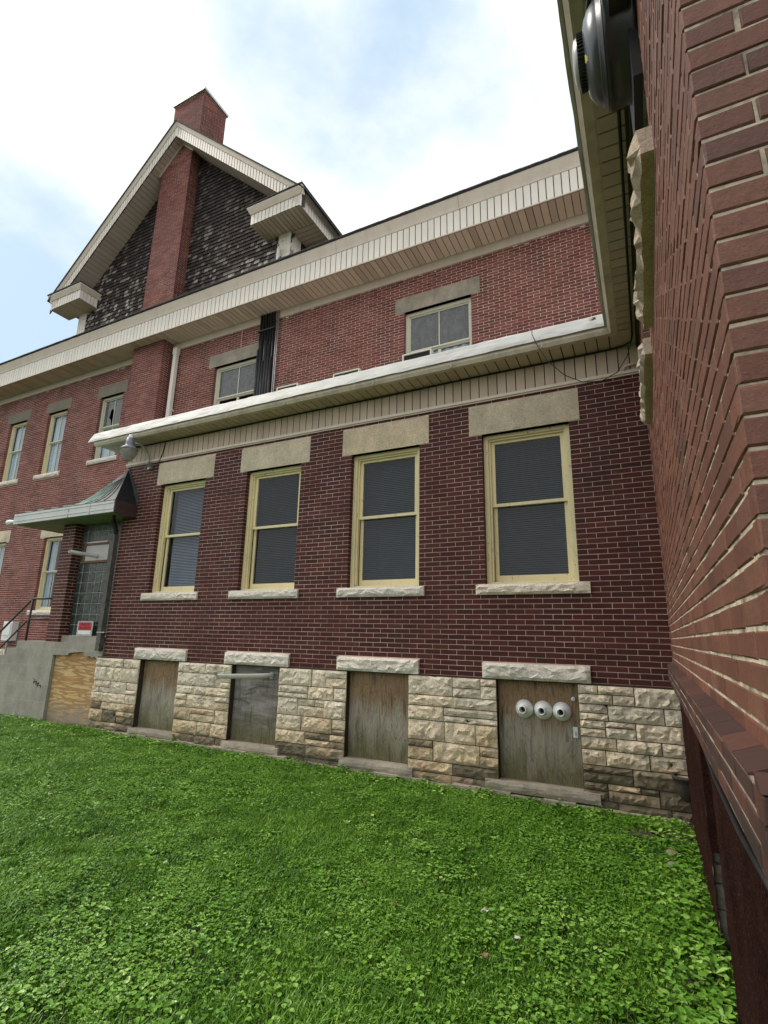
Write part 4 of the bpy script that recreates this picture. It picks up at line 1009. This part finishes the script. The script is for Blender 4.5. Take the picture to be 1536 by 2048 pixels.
# soffit cable & hanging wire
c = tag(empty('soffit_cable'), 'black cable clipped along the joint between extension soffit and frieze, turning the corner', 'cable')
b = MB(); pts = [(x*.5-9, -.034, 5.306+.004*math.sin(x)) for x in range(0, 18)]+[(-.15, -.036, 5.305), (.02, -.06, 5.306), (.11, -.12, 5.31), (.125, -.25, 5.316), (.125, -2, 5.318), (.125, -5.4, 5.318)]
b.tube(pts, .011, 6); b.build('cord', M['black'], c, True)
c = tag(empty('hanging_wire'), 'thin loose wire drooping in a loop below the inside corner of the eaves', 'wire')
b = MB(); b.tube([(-1.0, -.46, 5.60), (-1.0, -.47, 5.50), (-.95, -.46, 5.35), (-.84, -.42, 5.12), (-.66, -.37, 4.91), (-.46, -.33, 4.79), (-.25, -.3, 4.77), (-.07, -.28, 4.86), (.05, -.26, 5.05), (.10, -.24, 5.2), (.12, -.24, 5.315)], .0055, 6); b.build('cord', M['blackmetal'], c, True)
c = tag(empty('wall_hook'), 'small pale curled strap at the right end of the frieze in the inner corner', 'strap')
b = MB(); b.tube([(.19, -.05, 5.03), (.1, -.06, 5.04), (.02, -.06, 5.03), (-.01, -.06, 4.99)], .012, 6); b.build('strap', M['trim'], c, True)
# downspout of the main building
ds = tag(empty('white_downspout'), 'tall white downspout beside the brick pilaster on the upper wall', 'downspout')
b = MB(); b.box(-11.25, -11.13, 2.46, 2.56, 5.9, 9.5); b.build('pipe', M['fascia'], ds); b = MB(); b.box(-11.27, -11.11, 2.45, 2.57, 9.3, 9.5); b.box(-11.27, -11.11, 2.5, 2.6, 7.6, 7.64); b.build('collar', M['fascia'], ds)
# risers
for k in range(6):
    rs = tag(empty('black_conduit'), ('leftmost', 'second from left', 'third from left', 'fourth from left', 'fifth from left', 'sixth from left')[k]+' black conduit of the bundle rising to the main soffit', 'conduit', 'black conduits between the upper windows')
    x = -8.20+k*.083; b = MB(); top = 9.69; b.tube([(x, 2.54, 6.2), (x, 2.54, top)], .030, 8); b.build('pipe', M['black'], rs, True)
    zt = 8.2+.35*math.sin(k*2.3)+.5; b = MB(); b.tube([(x, 2.52, 6.2), (x, 2.52, zt)], .042, 10); b.build('insulation', M['black'], rs, True)
b = MB(); b.box(-8.26, -7.72, 2.48, 2.6, 9.2, 9.23); tag(b.build('conduit_strap', M['blackmetal'], None), 'flat metal strap holding the black conduits below the main soffit', 'strap')
for k in range(2):
    rs = tag(empty('grey_conduit'), ('left', 'right')[k]+' one of the two thin pale metal conduits beside the black bundle', 'conduit', 'pale conduits beside the black bundle')
    x = -7.70+k*.05; b = MB(); b.tube([(x, 2.54, 6.2), (x, 2.54, 9.69)], .014, 8); b.build('pipe', M['galv'], rs, True)
# low white framed vents standing above the flat roof line
for k, (a, c_, lab) in enumerate(((-7.50, -6.88, 'white framed roof vent just right of the pale conduits, peeking over the membrane'), (-5.90, -5.22, 'white framed roof vent between the conduits and the right upper window, peeking over the membrane'), (-4.18, -3.52, 'white framed vent box at the foot of the right upper window'))):
    zt = 7.50 if k < 2 else 7.56
    v = tag(empty('roof_vent'), lab, 'vent', 'white roof vents'); b = MB(); ring(b, FM, a, c_, 6.2, zt, .03, .10, .13); b.fbox(FM, a, a+.03, 0, .10, 6.2, zt-.001); b.fbox(FM, c_-.03, c_, 0, .10, 6.2, zt-.001); b.fbox(FM, a+.03, c_-.03, 0, .10, zt-.02, zt-.001); b.build('frame', M['white'], v)
    b = MB(); b.fbox(FM, a+.03, c_-.03, .08, .10, 6.2, zt-.03); b.build('louver', M['void'], v)
# antenna
an = tag(empty('antenna_bracket'), 'small white antenna bracket on the right gable corner post just above the eave', 'antenna')
b = MB(); b.box(-7.86, -7.80, 2.46, 2.57, 11.05, 11.55); b.box(-7.78, -7.74, 2.42, 2.5, 11.15, 11.6); b.build('panel', M['pvc'], an)
b = MB(); b.tube([(-7.95, 2.45, 11.1), (-7.65, 2.45, 11.22)], .012, 6); b.tube([(-7.84, 2.4, 11.48), (-7.70, 2.4, 11.56)], .01, 6); b.tube([(-7.83, 2.44, 10.95), (-7.83, 2.44, 11.6)], .014, 6); b.build('bracket', M['blackmetal'], an)
# big black wall fan on the wing
fan = tag(empty('wall_fan'), 'large black drum fan with a domed ribbed hub fixed high on the near wing', 'fan')
fc = Vector((.2, -4.14, 4.76)); bm_ = plain('satin black plastic', (.035, .037, .04), .32, .15, 6, .05, 0, .5)
b = MB(); b.lathe([(.25, -.0), (.27, .005), (.272, .02), (.262, .03), (.264, .13), (.268, .138), (.26, .145)], fc, (-1, 0, 0), 64); b.build('drum', bm_, fan, True)
b = MB(); b.lathe([(.20, .135), (.235, .14), (.262, .142), (.264, .148), (.245, .15), (.24, .168), (.232, .172), (.225, .174)], fc, (-1, 0, 0), 64); b.build('rim', bm_, fan, True)
b = MB(); b.lathe([(.228, .170), (.222, .188), (.20, .212), (.165, .232), (.125, .242)], fc, (-1, 0, 0), 64); b.build('dome', plain('grey steel dome', (.10, .105, .11), .3, .1, 5, .03, .5), fan, True)
b = MB(); b.lathe([(.125, .238), (.120, .27), (.115, .275)], fc, (-1, 0, 0), 40); b.build('hub', bm_, fan, True)
b = MB(); b.lathe([(.115, .272), (.107, .288), (.075, .298), (0, .302)], fc, (-1, 0, 0), 40); b.build('hub_cap', plain('pale grey cap', (.4, .41, .42), .35, .1, 5, .03, .3), fan, True)
b = MB()
for k in range(44):
    a = k*2*math.pi/44; d1_, d2_ = Vector((0, math.cos(a), math.sin(a))), Vector((0, -math.sin(a), math.cos(a)))
    p = fc+d1_*.121; vs = []
    for (x, rr_) in ((-.238, 0), (-.272, 0), (-.272, .011), (-.238, .011)):
        for s_ in (-.0035, .0035): vs.append(p+Vector((x, 0, 0))+d1_*rr_+d2_*s_)
    b.add(vs, [(0, 2, 3, 1), (2, 4, 5, 3), (4, 6, 7, 5), (6, 0, 1, 7), (0, 6, 4, 2), (1, 3, 5, 7)])
b.build('fins', M['black'], fan, kind='stuff')
b = MB(); b.box(.085, .165, -4.50, -4.36, 4.66, 4.84); b.build('terminal_box', M['black'], fan)
b = MB(); b.box(.158, .198, -4.34, -3.9, 4.3, 5.1); b.build('mounting_plate', M['black'], fan)
b = MB(); b.tube([(.1, -4.43, 4.84), (.09, -4.42, 4.95), (.02, -4.3, 5.06), (-.01, -4.15, 5.06), (0, -4.1, 4.98)], .012, 8); b.build('cord', M['black'], fan, True)
b = MB(); a = R(-68); yy = lambda q, r_: (0, 0, 0)
def on_dome(phi, r_, off=.002):
    xx = .170+.072*(1-((r_-.125)/.103)**2); return fc+Vector((-xx-off, math.cos(phi)*r_, math.sin(phi)*r_))
ph = R(228)
b.add([on_dome(ph-.11, .155), on_dome(ph+.11, .155), on_dome(ph+.11, .21), on_dome(ph-.11, .21)], [(0, 1, 2, 3)]); b.build('sticker', M['pvc'], fan)
b = MB(); b.add([on_dome(ph-.10, .158, .004), on_dome(ph+.10, .158, .004), on_dome(ph, .20, .004)], [(0, 1, 2)]); b.build('warning_mark', plain('warning yellow', (.7, .62, .08), .5, .05), fan)
# bowl shaped drain hopper in the inner corner
t = tag(empty('drain_hopper'), 'dark rusty half bowl drain hopper low in the inner corner by the wing', 'drain')
b = MB(); b.lathe([(.02, -.21), (.05, -.19), (.09, -.13), (.11, -.05), (.115, 0), (.125, 0), (.125, .03), (.10, .03), (.095, -.03)], (.20, -.10, .42), (0, 0, 1), 24); b.build('bowl', M['rust'], t, True)
# cable below the water table
t = tag(empty('ledge_cable'), 'thin black cable sagging under the brick ledge of the near wing', 'cable')
b = MB(); b.tube([(.205, -.6, 1.33), (.20, -2.2, 1.30), (.19, -3.2, 1.27), (.185, -3.9, 1.22), (.18, -4.6, 1.23), (.18, -5.3, 1.27)], .009, 6); b.build('cord', M['black'], t, True)

# ================================================================== LAWN
def clump_mesh(name, kind, seed):
    rn_ = random.Random(seed); b = MB()
    if kind == 'grass':
        for _ in range(150):
            r_ = .15*math.sqrt(rn_.random()); a = rn_.uniform(0, 6.283); x, y = r_*math.cos(a), r_*math.sin(a)
            h = rn_.uniform(.018, .05); w_ = rn_.uniform(.0016, .0032); la = rn_.uniform(0, 6.283); le = rn_.uniform(.3, 1.5)*h
            dx, dy = math.cos(la)*le, math.sin(la)*le; px, py = -math.sin(la)*w_, math.cos(la)*w_
            p = [Vector((x, y, -.005)), Vector((x+dx*.35, y+dy*.35, h*.6)), Vector((x+dx, y+dy, h*.92))]
            b.add([p[0]-Vector((px, py, 0)), p[0]+Vector((px, py, 0)), p[1]+Vector((px, py, 0)), p[1]-Vector((px, py, 0)), p[2]], [(0, 1, 2, 3), (3, 2, 4)])
        return b.mesh(name, M['grass'])
    def leaf(o, dirx, diry, L_, W_, lift, curl):
        d_ = Vector((dirx, diry, 0)); s_ = Vector((-diry, dirx, 0)); pts = []
        for t_, w_ in ((0, .05), (.25, .75), (.55, 1), (.82, .65), (1, .03)):
            c = o+d_*L_*t_+Vector((0, 0, lift*t_-curl*t_*t_)); pts.append((c-s_*W_*w_+Vector((0, 0, .15*W_*w_)), c-Vector((0, 0, .12*W_)), c+s_*W_*w_+Vector((0, 0, .15*W_*w_))))
        vs = [q for p in pts for q in p]; fs = []
        for k in range(4): fs += [(k*3, k*3+1, k*3+4, k*3+3), (k*3+1, k*3+2, k*3+5, k*3+4)]
        b.add(vs, fs)
    if kind == 'clover':
        for _ in range(26):
            r_ = .12*math.sqrt(rn_.random()); a = rn_.uniform(0, 6.283); o = Vector((r_*math.cos(a), r_*math.sin(a), rn_.uniform(.018, .045))); a0 = rn_.uniform(0, 6.28)
            for k in range(3): leaf(o, math.cos(a0+k*2.09), math.sin(a0+k*2.09), rn_.uniform(.009, .014), .006, rn_.uniform(-.002, .005), .003)
    elif kind == 'violet':
        for _ in range(12):
            r_ = .11*math.sqrt(rn_.random()); a = rn_.uniform(0, 6.283); o = Vector((r_*math.cos(a), r_*math.sin(a), rn_.uniform(.02, .06))); a0 = rn_.uniform(0, 6.28)
            leaf(o, math.cos(a0), math.sin(a0), rn_.uniform(.025, .045), rn_.uniform(.011, .018), rn_.uniform(-.01, .02), .01)
    else:
        for k in range(6):
            a0 = k*1.05+rn_.uniform(-.3, .3); leaf(Vector((0, 0, .012)), math.cos(a0), math.sin(a0), rn_.uniform(.05, .09), rn_.uniform(.012, .02), rn_.uniform(.02, .05), .02)
    return b.mesh(name, M['weed'])
def scatter(name, pts, meshes, label, cat):
    """points with a spin, a size and a kind; one geometry-nodes modifier sets the tufts on them"""
    me = bpy.data.meshes.new(name); me.from_pydata([p[0] for p in pts], [], []); me.update()
    at = me.attributes.new('spin', 'FLOAT_VECTOR', 'POINT'); at.data.foreach_set('vector', [c for p in pts for c in p[1]])
    at = me.attributes.new('size', 'FLOAT', 'POINT'); at.data.foreach_set('value', [p[2] for p in pts])
    at = me.attributes.new('sort', 'INT', 'POINT'); at.data.foreach_set('value', [p[3] for p in pts])
    o = bpy.data.objects.new(name, me); COL.objects.link(o)
    ng = bpy.data.node_groups.new(name, 'GeometryNodeTree'); ng.interface.new_socket('Geometry', in_out='INPUT', socket_type='NodeSocketGeometry'); ng.interface.new_socket('Geometry', in_out='OUTPUT', socket_type='NodeSocketGeometry')
    gi = ng.nodes.new('NodeGroupInput'); go = ng.nodes.new('NodeGroupOutput'); ip = ng.nodes.new('GeometryNodeInstanceOnPoints')
    g2 = ng.nodes.new('GeometryNodeGeometryToInstance')
    srcs = []
    for k, m_ in enumerate(meshes):
        so_ = bpy.data.objects.new(m_.name, m_); oi = ng.nodes.new('GeometryNodeObjectInfo'); oi.inputs['Object'].default_value = so_; oi.inputs['As Instance'].default_value = True
        srcs.append(oi)
    ji = ng.nodes.new('GeometryNodeJoinGeometry')
    for oi in reversed(srcs): ng.links.new(oi.outputs['Geometry'], ji.inputs[0])
    ng.links.new(gi.outputs[0], ip.inputs['Points']); ng.links.new(ji.outputs[0], ip.inputs['Instance']); ip.inputs['Pick Instance'].default_value = True
    def attr(nm, ty):
        a = ng.nodes.new('GeometryNodeInputNamedAttribute'); a.data_type = ty; a.inputs['Name'].default_value = nm
        return next(s for s in a.outputs if s.enabled and s.name == 'Attribute')
    ng.links.new(attr('sort', 'INT'), ip.inputs['Instance Index'])
    ng.links.new(attr('spin', 'FLOAT_VECTOR'), ip.inputs['Rotation'])
    ng.links.new(attr('size', 'FLOAT'), ip.inputs['Scale'])
    ng.links.new(ip.outputs[0], go.inputs[0])
    md = o.modifiers.new('scatter', 'NODES'); md.node_group = ng
    return tag(o, label, cat, kind='stuff')
def solid_at(x, y):
    if y > -.06 and x > -9.2: return True
    if y > -.04 and x < -9.0: return True
    if x > .19: return True
    return False
rg = random.Random(99); gp = []; wp = []
def dens(x, y):
    """share of broad leaves: high near both walls and in drifts"""
    v = .5+.9*noise.noise(Vector((x*.5, y*.5, 4)))+.35*noise.noise(Vector((x*1.9, y*1.9, 8)))
    v += max(0, 1-abs(x-.1)/1.3)*.9+max(0, 1-abs(y)/.55)*.5; return v
bare = lambda x, y: math.hypot((x+.12)/.32, (y+.52)/.13) < 1
X0, X1, Y0, Y1 = -15.5, .2, -7.5, -.05
for _ in range(15000):
    x = rg.uniform(X0, X1); y = rg.uniform(Y0, Y1); 
    if solid_at(x, y) or bare(x, y): continue
    pr = project((x, y, 0)); 
    vis = pr and -80 < pr[0] < 1620 and pr[1] < 2200
    if not vis and rg.random() < .6: continue
    d = dens(x, y)
    tall = 1+.5*max(0, noise.noise(Vector((x*.8, y*.8, 21))))*2
    if rg.random() < 1.1-.5*max(0, d-.4): gp.append(((x, y, gz(x, y)), (rg.uniform(-.1, .1), rg.uniform(-.1, .1), rg.uniform(0, 6.28)), rg.uniform(.6, 1.0)*tall, rg.randrange(5)))
for _ in range(26000):
    x = rg.uniform(X0, X1); y = rg.uniform(Y0, Y1)
    if solid_at(x, y) or bare(x, y): continue
    if rg.random() > dens(x, y): continue
    near = max(0, 1-abs(x-.1)/1.5)
    k = rg.random(); so_ = rg.randrange(2) if k < .62-near*.45 else (2+rg.randrange(2) if k < .95 else 4)
    wp.append(((x, y, gz(x, y)+(.018 if so_ < 2 else .008)), (rg.uniform(-.15, .15), rg.uniform(-.15, .15), rg.uniform(0, 6.28)), rg.uniform(.5, .9), so_))
for _ in range(260):              # taller weeds along the foot of the walls
    if rg.random() < .6: x = rg.uniform(-13, .1); y = -.10-rg.random()**2*.35
    else: x = .17-rg.random()**2*.3; y = rg.uniform(-5, -.2)
    if x < -9.1: y += .0
    wp.append(((x, y, gz(x, y)+.01), (rg.uniform(-.2, .2), rg.uniform(-.2, .2), rg.uniform(0, 6.28)), rg.uniform(.8, 1.35), rg.choice((2, 3, 4))))
scatter('grass', gp, [clump_mesh('grass_tuft', 'grass', s_) for s_ in range(5)], 'bright green mown grass covering the yard in front of the extension', 'grass')
scatter('weeds', wp, [clump_mesh('leaf_tuft', k, s_) for s_, k in enumerate(('clover', 'clover', 'violet', 'violet', 'plantain'))], 'clover and broad leaved weeds mixed through the lawn, thickest along the right wall', 'weeds')
# bare soil and litter
b = MB(); pts = [(-.12+.34*math.cos(a*.5236)*(1+.15*math.sin(a*3)), -.52+.14*math.sin(a*.5236)*(1+.2*math.cos(a*2)), gz(-.1, -.5)+.006) for a in range(12)]
b.add(pts, [tuple(range(12))]); b.build('soil_patch', M['soil'], None, kind='structure')
def on_ground(px, py, z=.03):
    d = (FW+RR*((px-768)/1033.17)+UU*((1024-py)/1033.17)); t_ = (z-CAM.z)/d.z; return CAM+d*t_
brown = plain('dead leaf', (.20, .12, .06), .8, .3); palel = plain('bleached scrap', (.55, .52, .46), .8, .2); stn = limestone('pebble limestone', False, .5, (.22, .18, .14))
for px, py, mat, sz, nm, lab, cat in ((790, 1812, brown, .03, 'dead_leaf', 'curled brown dead leaf in the grass left of centre', 'leaf'), (970, 1824, palel, .03, 'paper_scrap', 'pale crumpled scrap lying in the foreground grass', 'scrap'), (1034, 1876, palel, .025, 'petal', 'small white petal in the foreground grass', 'petal'), (968, 1914, brown, .03, 'dead_leaf', 'brown dead leaf in the grass at the bottom middle', 'leaf'), (745, 1632, plain('dandelion yellow', (.6, .5, .05), .7, .1), .02, 'dandelion', 'tiny yellow flower head in the middle of the lawn', 'flower')):
    p = on_ground(px, py, .045); b = MB(); n_ = 7; rnl = random.Random(px)
    ringp = [p+Vector((math.cos(k*6.283/n_)*sz*rnl.uniform(.5, 1), math.sin(k*6.283/n_)*sz*rnl.uniform(.4, .8), rnl.uniform(.0, .022))) for k in range(n_)]
    b.add([p+Vector((0, 0, .006))]+ringp+[q-Vector((0, 0, .002)) for q in ringp], [(0, 1+k, 1+(k+1) % n_) for k in range(n_)]+[(1+k, 1+n_+k, 1+n_+(k+1) % n_, 1+(k+1) % n_) for k in range(n_)]); tag(b.build(nm, mat), lab, cat)
for k, (px, py, sz, lab) in enumerate(((1345, 1704, .05, 'flat brownish stone among the weeds near the wing wall, farther one'), (1347, 1728, .045, 'pale flat stone among the weeds near the wing wall, nearer one'), (1378, 1968, .025, 'small white pebble in the weeds at lower right'))):
    p = on_ground(px, py, .02); Fp = Frame((p.x, p.y, 0), (1, 0, 0), (0, -1, 0))
    b = MB(); b.lathe([(0, 0), (sz, .0), (sz*1.05, .015), (sz*.8, .03), (sz*.3, .036), (0, .036)], (p.x, p.y, -.002), (.1, .05, 1), 9); tag(b.build('stone', stn), lab, 'stone')
